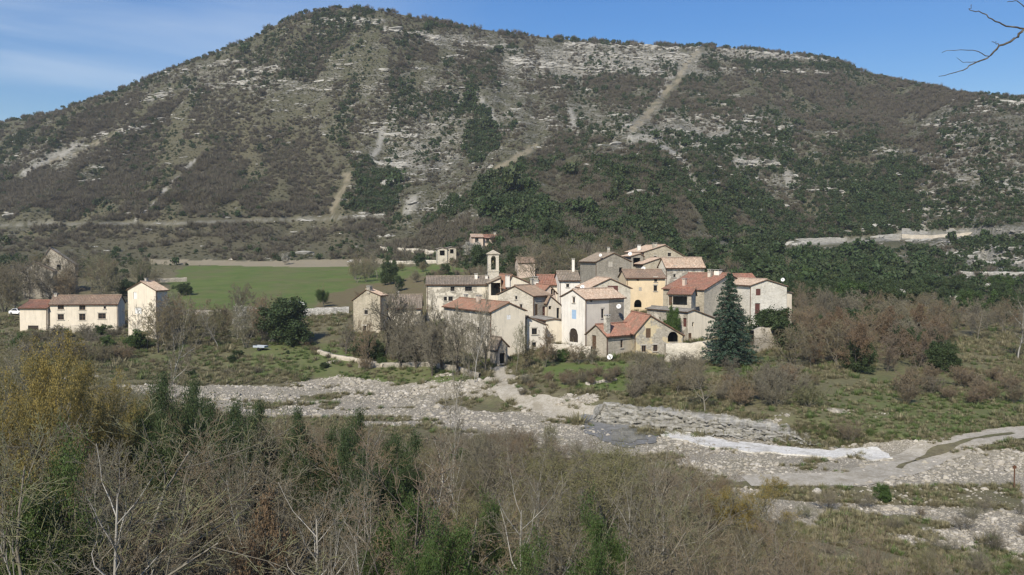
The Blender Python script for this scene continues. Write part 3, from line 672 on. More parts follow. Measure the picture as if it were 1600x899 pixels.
house('double_shutter_house', 'stone gable house with brown double shutters behind the white house', 'house', (921, 152), 80, None, 985, 451, 436, 'R', 505, 'pale_stone', 'pink_tiles', wL=9, wins=[W('R', 957.5, 451, 1.9, 1.0, 'shutter', mat='red_wood', dq=-0.03)])
house('white_backyard_house', 'small white house with brown roof and slender white chimney below the bare tree', 'house', (874, 166), 84, None, 906, 438, 425, 'L', 465, 'white_plaster', 'old_tiles', wL=6, wins=[W('R', 887, 446.5, .6, .6, 'dwin')], chims=[(.5, .8, 2.4, .5, 'white_plaster')])
house('red_roof_house', 'low house with plain red roof left of the small white house', 'house', (843, 169), 84, None, 874, 445, 431, 'L', 470, 'cream_plaster', 'red_tiles', wL=6)
house('streaky_house', 'white streaked house with red brown roof and tall white pilaster', 'house', (792, 166), 76, None, 841.5, 447, 431, 'R', 480, 'streaked_plaster', 'mixed_tiles', wL=10, frac=.16, eave2=449,
      chims=[(0.02, 0.0, 1.6, .75, 'white_plaster', .75), (.97, .2, 1.7, 1.1, 'worn_plaster'), (.93, .0, .9, .7, 'white_plaster')])
# --- church
house('church_nave', 'long low church nave with old tiled roof and small square windows', 'church', (666.5, 172), 86, None, 764, 445, 433, 'L', 500, 'old_cream_plaster', 'old_tiles', wL=9,
      wins=[W('R', 707, 451.5, .8, .9, 'dwin'), W('R', 732, 451.5, 1.4, .9, 'dwin'), W('R', 704, 467, .9, .9, 'dwin'), W('R', 696, 467, .6, .8, 'dwin')], chims=[(.35, .80, .9, .6, 'white_plaster'), (.35, .97, .6, .5, 'white_plaster')])
house('open_shed', 'open fronted shed with dark interior and rising roof under the bell tower', 'shed', (764, 169), 84, None, 783, 443, 434.5, 'R', 475, 'cream_plaster', 'old_tiles', wL=6, frac=.985, wins=[W('R', 774.5, 452, 1.9, 2.5, 'dark', q=.5)])
def bell_tower():
    D = 181; xc = float(uat(770.4)) * D; hw = 1.15; z0 = float(H(xc, D)) - .5; z1 = float(zat(397.5, D)); zap = float(zat(390.5, D))
    r = empty('bell_tower', (xc, D, z0 + .5), 'square stone bell tower with one tall arched opening and pyramid cap', 'bell tower')
    ax = Vector((math.cos(.1), math.sin(.1), 0)); ay = Vector((-math.sin(.1), math.cos(.1), 0)); mb = MB()
    zo0 = float(zat(421.5, D)); zo1 = float(zat(400, D)); P = Vector((xc, D, 0)) - ax * hw - ay * hw
    h = dict(s0=hw - .52, s1=hw + .52, z0=zo0, z1=zo1, arch=True, q=0.5)
    facade(mb, P, ax, 2 * hw, [(0, z1), (2 * hw, z1)], [h], z0, -ay)
    facade(mb, P + ay * 2 * hw, ax, 2 * hw, [(0, z1), (2 * hw, z1)], [h], z0, ay)
    facade(mb, P, ay, 2 * hw, [(0, z1), (2 * hw, z1)], [], z0, -ax); facade(mb, P + ax * 2 * hw, ay, 2 * hw, [(0, z1), (2 * hw, z1)], [], z0, ax)
    mb.quad(*[P + UPV * (zo0 - .01) + a for a in (Vector((0, 0, 0)), ax * 2 * hw, ax * 2 * hw + ay * 2 * hw, ay * 2 * hw)])
    mb.box((xc, D, float(zat(424, D))), hw + .1, hw + .1, .09, ax, ay)
    mb.build('tower_wall', M['pale_stone'], r)
    cb = MB(); cb.box((xc, D, z1 + .10), hw + .25, hw + .25, .12, ax, ay); c0 = Vector((xc, D, z1 + .22))
    cs = [c0 + ax * i * (hw + .12) + ay * j * (hw + .12) for i, j in ((-1, -1), (1, -1), (1, 1), (-1, 1))]; top = Vector((xc, D, zap))
    for i in range(4): cb.quad(cs[i], cs[(i + 1) % 4], top)
    cb.build('cap', M['grey_stone'], r)
    fb = MB(); fb.tube([top - UPV * .1, top + UPV * .9], .04, 5); fb.box(top + UPV * .6, .25, .03, .03); fb.build('cross', M['rust'], r)
    bb = MB(); zt = zo1 - .55
    bb.tube([(xc, D, zt), (xc, D, zt - .12), (xc, D, zt - .35), (xc, D, zt - .75), (xc, D, zt - .9)], [.1, .24, .3, .42, .52], 12); bb.box((xc, D, zt + .08), hw * .95, .08, .08, ax, ay)
    bb.build('bell', M['bronze'], r)
bell_tower()
# --- the top of the village
house('ochre_house', 'ochre yellow rendered house with brown roof and small arched door', 'house', (978.5, 166), 85, None, 1039, 434.5, 422.5, 'L', 486, 'ochre_plaster', 'brown_tiles', wL=7,
      wins=[W('R', 996.7, 437.3, .4, .5, 'dark'), W('R', 1024.5, 437.3, .6, .8, 'dwin'), W('R', 1000.5, 452, .6, .7, 'shutter', mat='lintel_stone'), W('R', 1024, 450.5, .7, 1.1, 'dwin'), W('R', 996.7, 474.5, 1.5, 1.5, 'dark', arch=True)])
house('pale_tall_house', 'pale tall house with pinkish old tile roof above the ochre house', 'house', (1039.5, 173), 66, 1028.5, 1100, 416.5, 404, 'L', 455, 'old_cream_plaster', 'pink_tiles',
      wins=[W('R', 1055, 418.5, .5, .5, 'dwin'), W('R', 1085.6, 418.5, .5, .5, 'dwin'), W('R', 1054, 431, .6, .6, 'dwin')])
house('hilltop_house', 'highest house of the village with wide pale stone gable and low pinkish roof', 'house', (1006, 193), 78, None, 1070, 394, 383.6, 'R', 440, 'warm_stone', 'pink_tiles', wL=12, frac=.50, eave2=402, wins=[W('R', 1046, 398, .8, .8, 'dwin'), W('R', 1024, 403, .6, .8, 'dwin')],
      chims=[(.30, .1, .9, .9, 'worn_plaster'), (.1, .5, 1.2, .7, 'white_plaster')])
house('carport_shed', 'dark open carport under a pinkish roof left of the highest house', 'shed', (986, 191), 80, None, 1005, 401, 397, 'R', 430, 'dark_stone', 'pink_tiles', wL=7, frac=.7, wins=[W('R', 995, 410, 1.7, 2.0, 'dark', q=.5)])
house('sloping_roof_house', 'low stone house with pink roof falling to the left below the highest house', 'house', (1005, 186), 80, None, 1034, 413, 404, 'R', 440, 'warm_stone', 'pink_tiles', wL=6, frac=.9)
house('ruined_stone_house', 'grey stone gable house without render behind the big bare tree', 'house', (932, 183), 74, None, 985, 409, 396, 'R', 450, 'dark_stone', 'old_tiles', wL=10, wins=[W('R', 954, 413, 1.0, 1.2, 'shutter', mat='lintel_stone'), W('R', 970, 422, .8, 1.1, 'dark')], chims=[(.5, .3, 1.1, .5)])
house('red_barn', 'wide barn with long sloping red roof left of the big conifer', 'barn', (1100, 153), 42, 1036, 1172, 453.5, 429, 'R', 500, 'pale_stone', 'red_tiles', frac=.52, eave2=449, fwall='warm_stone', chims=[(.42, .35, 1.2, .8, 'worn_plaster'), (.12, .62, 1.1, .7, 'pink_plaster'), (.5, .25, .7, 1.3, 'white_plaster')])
house('wood_store', 'low dark shed with brown red roof in front of the red barn', 'shed', (1080, 147), 25, 1044, 1087, 460.5, 451.5, 'R', 490, 'grey_stone', 'red_tiles', frac=.8, wins=[W('L', 1062, 470, 2.6, 1.5, 'dark'), W('L', 1048, 470, .7, 1.6, 'door', mat='brown_wood')])
house('far_red_roof_house', 'house with plain bright red roof right of the conifer top', 'house', (1150, 168), 84, None, 1193, 452, 429.5, 'L', 500, 'cream_plaster', 'red_tiles', wL=13, wins=[W('R', 1178, 459, .5, .6, 'dwin')])
house('white_stone_house', 'pale limestone house with two brown shuttered openings at the right end of the village', 'house', (1173.5, 153), 72, None, 1229, 446.5, 438, 'R', 530, 'white_stone', 'pink_tiles', wL=9, frac=.42, eave2=448,
      wins=[W('R', 1184.8, 456.7, 1.0, 1.2, 'shutter', mat='red_wood', dq=.08), W('R', 1183.8, 482.7, 1.1, 2.0, 'door', mat='red_wood')])
house('end_annex', 'low flat annex of pale stone at the far right end of the village', 'house', (1222, 156), 66, None, 1237, 459, 457, 'R', 520, 'cream_plaster', 'grey_sheet', wL=6)
# --- behind
house('hillside_villa', 'pink rendered house with red roof on the slope above the bell tower', 'house', (755.5, 292), 82, None, 777.5, 372, 367.6, 'L', 392, 'pink_plaster', 'red_tiles', wL=8, wins=[W('R', 762, 376, 1.1, 1.6, 'dwin'), W('R', 771, 376, 1.3, 1.6, 'dwin')], chims=[(.5, .9, .8, .8)])
house('villa_wing', 'lower pink wing beside the hillside house', 'house', (737, 290), 82, None, 755, 371, 367, 'L', 388, 'pink_plaster', 'pink_tiles', wL=8, wins=[W('R', 745, 375.5, 1.2, 1.6, 'dwin')])
house('roofless_ruin', 'pale square hut with a dark doorway in front of the terraces', 'hut', (684, 287), 80, None, 699, 389.5, 387.5, 'R', 402, 'pale_stone', 'grey_sheet', wL=6, wins=[W('R', 691, 395.5, 1.7, 1.7, 'dark')])
house('stone_ruin', 'low grey stone ruin touching the hut on its right', 'ruin', (699, 288), 78, None, 713, 388, 386.5, 'R', 402, 'grey_stone', 'grey_sheet', wL=6, wins=[W('R', 706, 393, 1.2, 1.4, 'dark')])
house('orchard_cabin', 'pinkish cabin with brown roof among bare trees right of the bell tower', 'cabin', (810, 222), 82, None, 836, 411, 403.5, 'L', 428, 'pink_plaster', 'brown_tiles', wL=6)
house('field_hut', 'tiny white hut standing at the far edge of the green field', 'hut', (358, 338), 80, None, 367, 404.5, 403, 'R', 412, 'white_plaster', 'grey_sheet', wL=2.2, over=.15)
house('ruined_farmhouse', 'tall grey stone ruin with pointed gable hidden by dark trees at the left', 'ruin', (62, 240), 68, None, 118, 412, 388, 'R', 450, 'grey_stone', 'grey_sheet', wL=8, frac=.32, eave2=414, wins=[W('R', 92, 418, 1.0, 1.6, 'dark'), W('R', 75, 408, .8, 1.2, 'dark')])
house('tumbledown_barn', 'low ruined stone barn in front of the tall ruin', 'ruin', (36, 228), 70, None, 84, 424, 410, 'R', 450, 'dark_stone', 'old_tiles', wL=7, frac=.4)
# --- left farm
house('farm_garage', 'cream garage with dull red roof and dark garage opening at the left edge', 'garage', (73.5, 184), 2, 30.5, None, 481.5, 470.5, 'R', 523, 'cream_plaster', 'red_tiles', wR=8, wins=[W('L', 52, 515, 2.3, 1.7, 'garage', mat='dark_wood', dq=.2)])
house('farmhouse', 'long cream farmhouse with brown roof and two rows of small windows', 'house', (184, 186), -6, 78, 195, 474.5, 462.5, 'R', 520, 'cream_plaster', 'brown_tiles', fwall='cream_plaster',
      wins=[W('L', 95, 477.5 + 2.5, 1.3, 1.0), W('L', 95, 495.5, 1.3, 1.2), W('L', 128.6, 481, 1.3, 1.0), W('L', 128.6, 495.5, 1.3, 1.4), W('L', 163.8, 481, .5, .5, 'dwin'), W('L', 159.4, 494, 1.6, 1.2)], chims=[(.5, .97, .4, .7)])
house('tower_house', 'tall narrow cream house with white closed shutters and a shaded right side', 'house', (243.5, 172), 18, 200, 262, 454, 441, 'L', 510, 'cream_plaster', 'pink_tiles',
      wins=[W('L', 211, 462, .8, 1.4, 'shutter', mat='white_paint', dq=.12), W('L', 216, 485.7, 1.7, 1.3, 'shutter', mat='white_paint', dq=.12)], chims=[(.5, .4, .5, .5)])
# --- house among trees, left of the village
house('yellow_stone_house', 'tall yellowish stone gable house with squat chimney behind the big bare tree', 'house', (594, 165), 26, 552, 604, 462, 453.5, 'L', 527, 'warm_stone', 'pink_tiles', eave2=469,
      wins=[W('L', 569.6, 514, .8, 1.2, 'dwin'), W('L', 572, 488, .8, .8, 'dwin')], chims=[(.42, .12, .7, .9, 'worn_plaster')], fwall='warm_stone')
house('stone_wing', 'lower stone wing with brown roof joined to the yellowish gable house', 'house', (600, 167.5), 86, None, 657.5, 482, 462, 'L', 524, 'pale_stone', 'old_tiles', wL=10, chims=[(.5, .33, .6, .5)],
      wins=[W('R', 623.4, 486, .7, .8, 'dwin'), W('R', 636, 506.5, .9, 1.8, 'dwin'), W('R', 615.6, 507, .7, 1.1, 'dwin')])
# ------------------------------------------------------------------ plants: growing branch skeletons
def grow(seed, Ht=10.0, stems=1, nl=(9, 7, 6, 3), ratio=(.55, .5, .48, .5), ang=(48, 42, 38, 35), r0=.15, t0=.22, wob=(.10, .16, .2, .25), up=(.06, .10, .08, .06), lean=.08, rmin=.009, cone=.35):
    rs = random.Random(seed); segs = []
    NS = (6, 4, 3, 2, 2)
    def br(p, d, Ln, r, lev):
        n = NS[lev]; pts = [p]; dirs = [d]; rads = [r]
        for i in range(n):
            d = (d + Vector((rs.gauss(0, 1), rs.gauss(0, 1), rs.gauss(0, 1))) * wob[min(lev, 3)] + UPV * up[min(lev, 3)]).normalized()
            p = p + d * (Ln / n); r2 = max(rmin * .7, r * (1 - .75 * (i + 1) / n)); segs.append((pts[-1], p, rads[-1], r2, lev)); pts.append(p); dirs.append(d); rads.append(r2)
        if lev >= len(nl): return
        k = nl[lev]; az = rs.uniform(0, 6.28)
        for c in range(k):
            lo = t0 if lev == 0 else .18
            t = lo + (1 - lo) * (c + rs.uniform(0, .9)) / k; f = t * n; i = min(int(f), n - 1); q = pts[i].lerp(pts[i + 1], f - i); dd = dirs[i + 1]
            az += 2.4 + rs.uniform(-.5, .5); a = dd.orthogonal().normalized(); b = dd.cross(a)
            an = math.radians(ang[lev] * rs.uniform(.7, 1.3))
            nd = (dd * math.cos(an) + (a * math.cos(az) + b * math.sin(az)) * math.sin(an)).normalized()
            rr_ = rads[i] + (rads[i + 1] - rads[i]) * (f - i)
            L2 = Ln * ratio[lev] * (1.15 - cone * (t if lev == 0 else t * 1.5)) * rs.uniform(.7, 1.2)
            br(q, nd, max(L2, .15), max(rmin, rr_ * .62), lev + 1)
    for s in range(stems):
        a = rs.uniform(0, 6.28); l = lean * (1 if stems == 1 else rs.uniform(.5, 1.6))
        d = Vector((math.cos(a) * l, math.sin(a) * l, 1)).normalized(); b = Vector((math.cos(a), math.sin(a), 0)) * (0 if stems == 1 else rs.uniform(0, .03 * Ht))
        br(b, d, Ht * (1 if stems == 1 else rs.uniform(.6, 1)) * .85, r0 * (1 if stems == 1 else rs.uniform(.5, 1)), 0)
    return segs
def segmesh(segs, k):
    P0 = np.array([s[0] for s in segs]); P1 = np.array([s[1] for s in segs]); R0 = np.array([s[2] for s in segs]); R1 = np.array([s[3] for s in segs])
    D = P1 - P0; D /= np.linalg.norm(D, axis=1)[:, None] + 1e-9
    A = np.cross(D, np.where(np.abs(D[:, 2:3]) < .9, [[0, 0, 1.]], [[1., 0, 0]])); A /= np.linalg.norm(A, axis=1)[:, None]; B = np.cross(D, A)
    n = len(segs); V = np.zeros((n, 2 * k, 3))
    for i in range(k):
        t = 2 * math.pi * i / k; o = A * math.cos(t) + B * math.sin(t)
        V[:, i] = P0 + o * R0[:, None]; V[:, k + i] = P1 + o * R1[:, None]
    b = (np.arange(n) * 2 * k)[:, None]; Fq = np.concatenate([np.stack([b[:, 0] + i, b[:, 0] + (i + 1) % k, b[:, 0] + k + (i + 1) % k, b[:, 0] + k + i], -1) for i in range(k)])
    return V.reshape(-1, 3), Fq
def leafquads(P, size, rg, asp=.6, nrm=None, flat=0.0):
    n = len(P); a = rg.normal(size=(n, 3)); a[:, 2] *= (1 - flat); a /= np.linalg.norm(a, axis=1)[:, None]; b = rg.normal(size=(n, 3)); b[:, 2] *= (1 - flat); b -= a * (a * b).sum(1)[:, None]; b /= np.linalg.norm(b, axis=1)[:, None]
    s = size * rg.uniform(.6, 1.3, n)[:, None]
    V = np.stack([P - a * s, P - b * s * asp * .8 + a * s * .1, P + a * s, P + b * s * asp], 1).reshape(-1, 3)
    return V, (np.arange(n)[:, None] * 4 + np.arange(4))
def join(*parts):
    V = []; Fq = []; o = 0; mi = []
    for k, (v, f) in enumerate(parts): V.append(v); Fq.append(f + o); o += len(v); mi.append(np.full(len(f), k))
    return np.concatenate(V), np.concatenate(Fq), np.concatenate(mi)

def twigmat(name, cols, bark=0.0, rough=.95):
    cols = cols if len(cols) > 1 else cols * 2
    t = NT(name); oi = t.n.new('ShaderNodeObjectInfo'); st = [(i / (len(cols) - 1) if len(cols) > 1 else 0, c) for i, c in enumerate(cols)]
    a = t.ramp(oi.outputs['Random'], *st); n = t.noise(1.3, 4); n2 = t.noise(14, 3)
    a = t.mix(t.ramp(n, (.35, 0.0), (.7, .6)), a, (0.10, 0.085, 0.065)); a = t.mix(t.ramp(n2, (.5, 0.0), (.7, .45)), a, (0.30, 0.29, 0.25))
    M[name] = t.out(a); return M[name]
def leafmat(name, cols, var=.5, trans=.25):
    cols = cols if len(cols) > 1 else cols * 2
    t = NT(name); oi = t.n.new('ShaderNodeObjectInfo'); st = [(i / (len(cols) - 1) if len(cols) > 1 else 0, c) for i, c in enumerate(cols)]
    a = t.ramp(oi.outputs['Random'], *st); n = t.noise(1.1, 4, .6); gi = t.n.new('ShaderNodeNewGeometry')
    a = t.mix(t.math('MULTIPLY', gi.outputs['Random Per Island'], var), a, tuple(min(1, c * 1.9 + .02) for c in cols[0]))
    a = t.mix(t.ramp(n, (.4, 0.0), (.7, .5)), a, tuple(c * .5 for c in cols[0]))
    t.b.inputs['Roughness'].default_value = .6; t.b.inputs['Specular IOR Level'].default_value = .25
    t.out(a)
    if trans:
        tr = t.n.new('ShaderNodeBsdfTranslucent'); t.l(a, tr.inputs[0]); ms = t.n.new('ShaderNodeMixShader'); ms.inputs[0].default_value = trans
        t.l(t.b.outputs[0], ms.inputs[1]); t.l(tr.outputs[0], ms.inputs[2]); t.l(ms.outputs[0], t.n['Material Output'].inputs[0])
    M[name] = t.m; return t.m
twigmat('bark', [(0.17, 0.15, 0.11), (0.24, 0.22, 0.17), (0.13, 0.11, 0.08)])
twigmat('pale_bark', [(0.34, 0.32, 0.28), (0.42, 0.40, 0.35)])
twigmat('dark_bark', [(0.07, 0.058, 0.046), (0.11, 0.095, 0.075)])
twigmat('twigs_grey', [(0.19, 0.17, 0.115), (0.235, 0.21, 0.15), (0.165, 0.15, 0.10)])
twigmat('twigs_brown', [(0.19, 0.135, 0.08), (0.22, 0.165, 0.10), (0.17, 0.14, 0.085)])
twigmat('twigs_red', [(0.19, 0.14, 0.092), (0.21, 0.16, 0.105)])
twigmat('twigs_olive', [(0.17, 0.165, 0.07), (0.21, 0.185, 0.085)])
twigmat('twigs_mix', [(0.18, 0.155, 0.085), (0.22, 0.155, 0.09), (0.27, 0.245, 0.17), (0.165, 0.17, 0.07), (0.25, 0.17, 0.095), (0.22, 0.20, 0.125), (0.13, 0.115, 0.08), (0.24, 0.20, 0.10)])
leafmat('leaf_dark', [(0.045, 0.070, 0.024), (0.06, 0.085, 0.03)], .5)
leafmat('leaf_green', [(0.055, 0.095, 0.022), (0.075, 0.11, 0.03)], .5)
leafmat('leaf_conifer', [(0.045, 0.078, 0.048)], .5, .15)
leafmat('leaf_yellow', [(0.26, 0.20, 0.055), (0.29, 0.225, 0.065), (0.19, 0.17, 0.06)], .3)
leafmat('leaf_blossom', [(0.42, 0.40, 0.34)], .4)
leafmat('leaf_rust', [(0.17, 0.115, 0.065)], .4)
leafmat('leaf_bud', [(0.17, 0.165, 0.06), (0.15, 0.15, 0.065)], .4)
leafmat('hill_ever', [(0.042, 0.070, 0.022), (0.054, 0.086, 0.028), (0.052, 0.068, 0.030), (0.075, 0.092, 0.036)], .35, .25)
leafmat('hill_bare', [(0.125, 0.108, 0.075), (0.145, 0.128, 0.092), (0.115, 0.10, 0.068), (0.125, 0.122, 0.075)], .3, .2)
leafmat('hill_olive', [(0.10, 0.10, 0.052), (0.13, 0.12, 0.07)], .3, .15)

FAT = False
TPL = {}    # name -> (trunk mesh, crown mesh, height, width)
def tree_template(name, segs, split, bark, twig, leaves=None, leafm=None, lsize=.1, lper=1, llev=2, lz=(0, 99), lspread=.15, seed=0, asp=.6):
    lo = [s for s in segs if s[4] <= split]; hi = [s for s in segs if s[4] > split]
    v, f = segmesh(lo, 5); tm = npmesh(name + '_trunk', v, f, M[bark], smooth=True)
    v, f = segmesh(hi, 3); mats = [M[twig]]; parts = [(v, f)]
    if leaves:
        rg = np.random.default_rng(seed); E = np.array([s[1] for s in segs if s[4] >= llev and lz[0] <= s[1].z <= lz[1]]); 
        P = np.repeat(E, lper, 0) + rg.normal(size=(len(E) * lper, 3)) * lspread
        parts.append(leafquads(P, lsize, rg, asp)); mats.append(M[leafm])
    V, Fq, mi = join(*parts); cm = npmesh(name + '_crown', V, Fq, mats, mi)
    allz = np.array([s[1] for s in segs]); TPL[name] = (tm, cm, float(np.percentile(allz[:, 2], 99.7)), float(np.percentile(np.hypot(allz[:, 0], allz[:, 1]), 96) * 2))
def both(name, fn, *a):
    tree_template(name, fn(1.0), *a); tree_template(name + 'm', fn(2.3), *a)
for i in range(5):
    both('bare%d' % i, lambda k: grow(100 + i, 10, 1, (11, 8, 6, 3), (.52, .52, .5, .5), rmin=.009 * k, r0=.16, t0=.2 + .04 * i), 1, 'bark', 'twigs_mix')
for i in range(3): both('dark%d' % i, lambda k: grow(140 + i, 10, 1 + i, (10, 8, 6, 3), (.55, .54, .5, .5), r0=.26, t0=.16, lean=.2, rmin=.011 * k, wob=(.16, .2, .22, .25)), 1, 'dark_bark', 'twigs_grey')
for i in range(3):
    both('thin%d' % i, lambda k: grow(130 + i, 10, 1, (13, 6, 5, 2), (.34, .5, .5, .5), rmin=.009 * k, r0=.10, t0=.25, ang=(38, 38, 35, 30), lean=.12), 1, 'pale_bark', 'twigs_grey')
for i in range(4):
    both('multi%d' % i, lambda k: grow(160 + i, 8, 5, (7, 6, 5, 2), (.45, .5, .48, .5), rmin=.009 * k, r0=.09, t0=.18, lean=.32, wob=(.12, .2, .22, .25)), 1, 'bark', 'twigs_mix')
for i in range(2):
    both('red%d' % i, lambda k: grow(180 + i, 8, 3, (8, 7, 5, 3), (.45, .5, .48, .5), rmin=.009 * k, r0=.10, t0=.2, lean=.22), 1, 'dark_bark', 'twigs_red')
for i in range(4):
    both('shrub%d' % i, lambda k: grow(200 + i, 3.0, 16, (7, 5, 3), (.42, .5, .5), ang=(34, 36, 36), r0=.022, t0=.2, lean=.5, rmin=.006 * k, wob=(.10, .18, .22, .2)), 0, 'bark', ('twigs_brown', 'twigs_grey', 'twigs_mix', 'twigs_mix')[i])
for i in range(2):
    tree_template('willow%d' % i, grow(230 + i, 10, 3, (10, 8, 6, 2), (.48, .5, .48, .5), r0=.14, t0=.2, lean=.22, up=(.06, .14, .12, .1)), 1, 'bark', 'twigs_olive', True, 'leaf_yellow', .045, 5, 3, (3.5, 99), .12, 5 + i)
for i in range(2):
    tree_template('bud%d' % i, grow(240 + i, 8, 4, (8, 7, 6, 2), (.46, .5, .48, .5), r0=.1, t0=.2, lean=.28), 1, 'bark', 'twigs_olive', True, 'leaf_bud', .026, 1, 3, (2, 99), .12, 45 + i)
for i in range(3):
    tree_template('ever%d' % i, grow(250 + i, 5, 4, (9, 7, 5), (.46, .5, .5), r0=.09, t0=.06, lean=.38, ang=(52, 44, 40)), 1, 'dark_bark', 'twigs_olive', True, ('leaf_dark', 'leaf_green', 'leaf_dark')[i], .11, 6, 2, (0, 99), .17, 15 + i)
for i in range(2):
    tree_template('nearever%d' % i, grow(260 + i, 5, 5, (10, 8, 5), (.46, .5, .5), r0=.07, t0=.06, lean=.34, ang=(46, 40, 36)), 1, 'dark_bark', 'twigs_olive', True, ('leaf_dark', 'leaf_green')[i], .045, 16, 2, (0, 99), .15, 65 + i, asp=.4)
for i in range(2):
    tree_template('ivytree%d' % i, grow(270 + i, 10, 2, (10, 7, 5, 2), (.42, .5, .5, .5), r0=.16, t0=.2, lean=.15), 1, 'bark', 'twigs_mix', True, 'leaf_green', .085, 9, 1, (0, 5.5), .28, 25 + i)
tree_template('blossom0', grow(290, 4, 4, (9, 7, 5, 2), (.46, .5, .5, .5), r0=.06, t0=.15, lean=.35), 1, 'bark', 'twigs_grey', True, 'leaf_blossom', .05, 2, 3, (1.2, 99), .06, 31)
tree_template('rust0', grow(291, 6, 3, (8, 7, 5, 2), (.46, .5, .5, .5), r0=.09, t0=.2, lean=.25), 1, 'dark_bark', 'twigs_brown', True, 'leaf_rust', .06, 2, 3, (1, 99), .10, 33)
def conifer_template():
    rg = np.random.default_rng(3); rs = random.Random(4); Ht = 12.8; segs = []; P = []
    tp = [Vector((0.05 * math.sin(i), 0.04 * math.cos(i * 2), Ht * i / 10)) for i in range(11)]
    for i in range(10): segs.append((tp[i], tp[i + 1], .24 * (1 - i / 10.2), .24 * (1 - (i + 1) / 10.2), 0))
    z = .9; az = 0
    while z < Ht - .25:
        t = z / Ht; R = 4.55 * (1 - t) ** .78 * (0.55 + .45 * min(1, t / .13)); k = 7 if t < .8 else 5
        for c in range(k):
            az += 2 * math.pi / k + rs.uniform(-.25, .25); Lb = max(.25, R * rs.uniform(.72, 1.1)); d = Vector((math.cos(az), math.sin(az), 0)); p = Vector((0, 0, z + rs.uniform(-.15, .15))); pr = p; n = max(2, int(Lb / .5))
            for i in range(1, n + 1):
                s = i / n; q = p + d * Lb * s + UPV * (Lb * (.10 * s - .30 * s * s + .16 * s ** 3)); segs.append((pr, q, .05 * (1 - s) + .012, .05 * (1 - s) + .01, 1))
                m = int(16 + 14 * s)
                side = Vector((-d.y, d.x, 0)); wdt = min(.95, .28 * Lb + .12) * (1.15 - s)
                for _ in range(m):
                    e = rs.uniform(-1, 1); o = pr.lerp(q, rs.random()) + side * e * wdt + d * rs.uniform(-.05, .22) + UPV * (-.20 * abs(e) - rs.uniform(0, .22)); P.append(o)
                pr = q
        z += .34 + .1 * rs.random()
    v, f = segmesh([s for s in segs if s[4] == 0], 7); tm = npmesh('conifer_trunk', v, f, M['dark_bark'], smooth=True)
    P = np.array([tuple(p) for p in P]); lq = leafquads(P, .17, rg, .38, flat=.35)
    V, Fq, mi = join(segmesh([s for s in segs if s[4] == 1], 3), lq); cm = npmesh('conifer_crown', V, Fq, [M['dark_bark'], M['leaf_conifer']], mi); TPL['conifer'] = (tm, cm, Ht, 9.0)
conifer_template()
# hillside bushes, seen from 300 to 800 m
def puff(name, seed, n, r, mat, leaf, asp, flat=0.0, blades=False):
    rg = np.random.default_rng(seed); lob = rg.normal(size=(5, 3)) * r * .42; lob[:, 2] = np.abs(lob[:, 2]) * .8 + r * .35
    c = lob[rg.integers(0, 5, n)]; dd = rg.normal(size=(n, 3)); dd /= np.linalg.norm(dd, axis=1)[:, None]; P = c + dd * r * .55 * rg.uniform(.35, 1, n)[:, None] ** .6
    P[:, 2] = np.maximum(P[:, 2], 0.03)
    if blades:
        D = dd + [0, 0, .8]; D /= np.linalg.norm(D, axis=1)[:, None]; a = np.cross(D, rg.normal(size=(n, 3))); a /= np.linalg.norm(a, axis=1)[:, None]
        V = np.stack([P - D * leaf - a * asp, P - D * leaf + a * asp, P + D * leaf + a * asp * .3, P + D * leaf - a * asp * .3], 1).reshape(-1, 3); Fq = np.arange(n)[:, None] * 4 + np.arange(4)
    else: V, Fq = leafquads(P, leaf, rg, asp, flat=flat)
    return npmesh(name, V, Fq, M[mat])
HT = []
for i in range(4): HT.append(puff('evergreen_bush', 300 + i, 170, 1.15, 'hill_ever', .24, .75))
for i in range(4): HT.append(puff('leafless_bush', 310 + i, 170, 1.3, 'hill_bare', .50, .05, blades=True))
for i in range(3): HT.append(puff('dry_bush', 320 + i, 130, .8, 'hill_olive', .18, .6))
def rockmesh(seed, mat):
    rg = np.random.default_rng(seed); import bmesh
    bm = bmesh.new(); bmesh.ops.create_icosphere(bm, subdivisions=2, radius=1)
    off = rg.normal(size=(6, 3)); off /= np.linalg.norm(off, axis=1)[:, None]
    for v in bm.verts:
        c = Vector(v.co)
        for o in off:
            q = c.dot(Vector(o)); 
            if q > .55: c -= Vector(o) * (q - .55)
        v.co = Vector((c.x * 1.15, c.y * .9, c.z * .62))
    me = bpy.data.meshes.new('stone'); bm.to_mesh(me); bm.free(); me.materials.append(M[mat]); return me
def stonemat(name, cols):
    t = NT(name); oi = t.n.new('ShaderNodeObjectInfo'); a = t.ramp(oi.outputs['Random'], *[(i / (len(cols) - 1), c) for i, c in enumerate(cols)])
    a = t.mix(t.ramp(t.noise(2.0, 5), (.4, 0.0), (.7, .5)), a, (0.20, 0.185, 0.155)); M[name] = t.out(a)
stonemat('river_stone', [(0.31, 0.28, 0.225), (0.41, 0.375, 0.305), (0.25, 0.225, 0.175), (0.53, 0.49, 0.42), (0.34, 0.30, 0.235)])
stonemat('cliff_stone', [(0.30, 0.288, 0.25), (0.42, 0.405, 0.36), (0.23, 0.218, 0.18)])
RK = [rockmesh(400 + i, 'river_stone') for i in range(4)]; CK = [rockmesh(410 + i, 'cliff_stone') for i in range(4)]

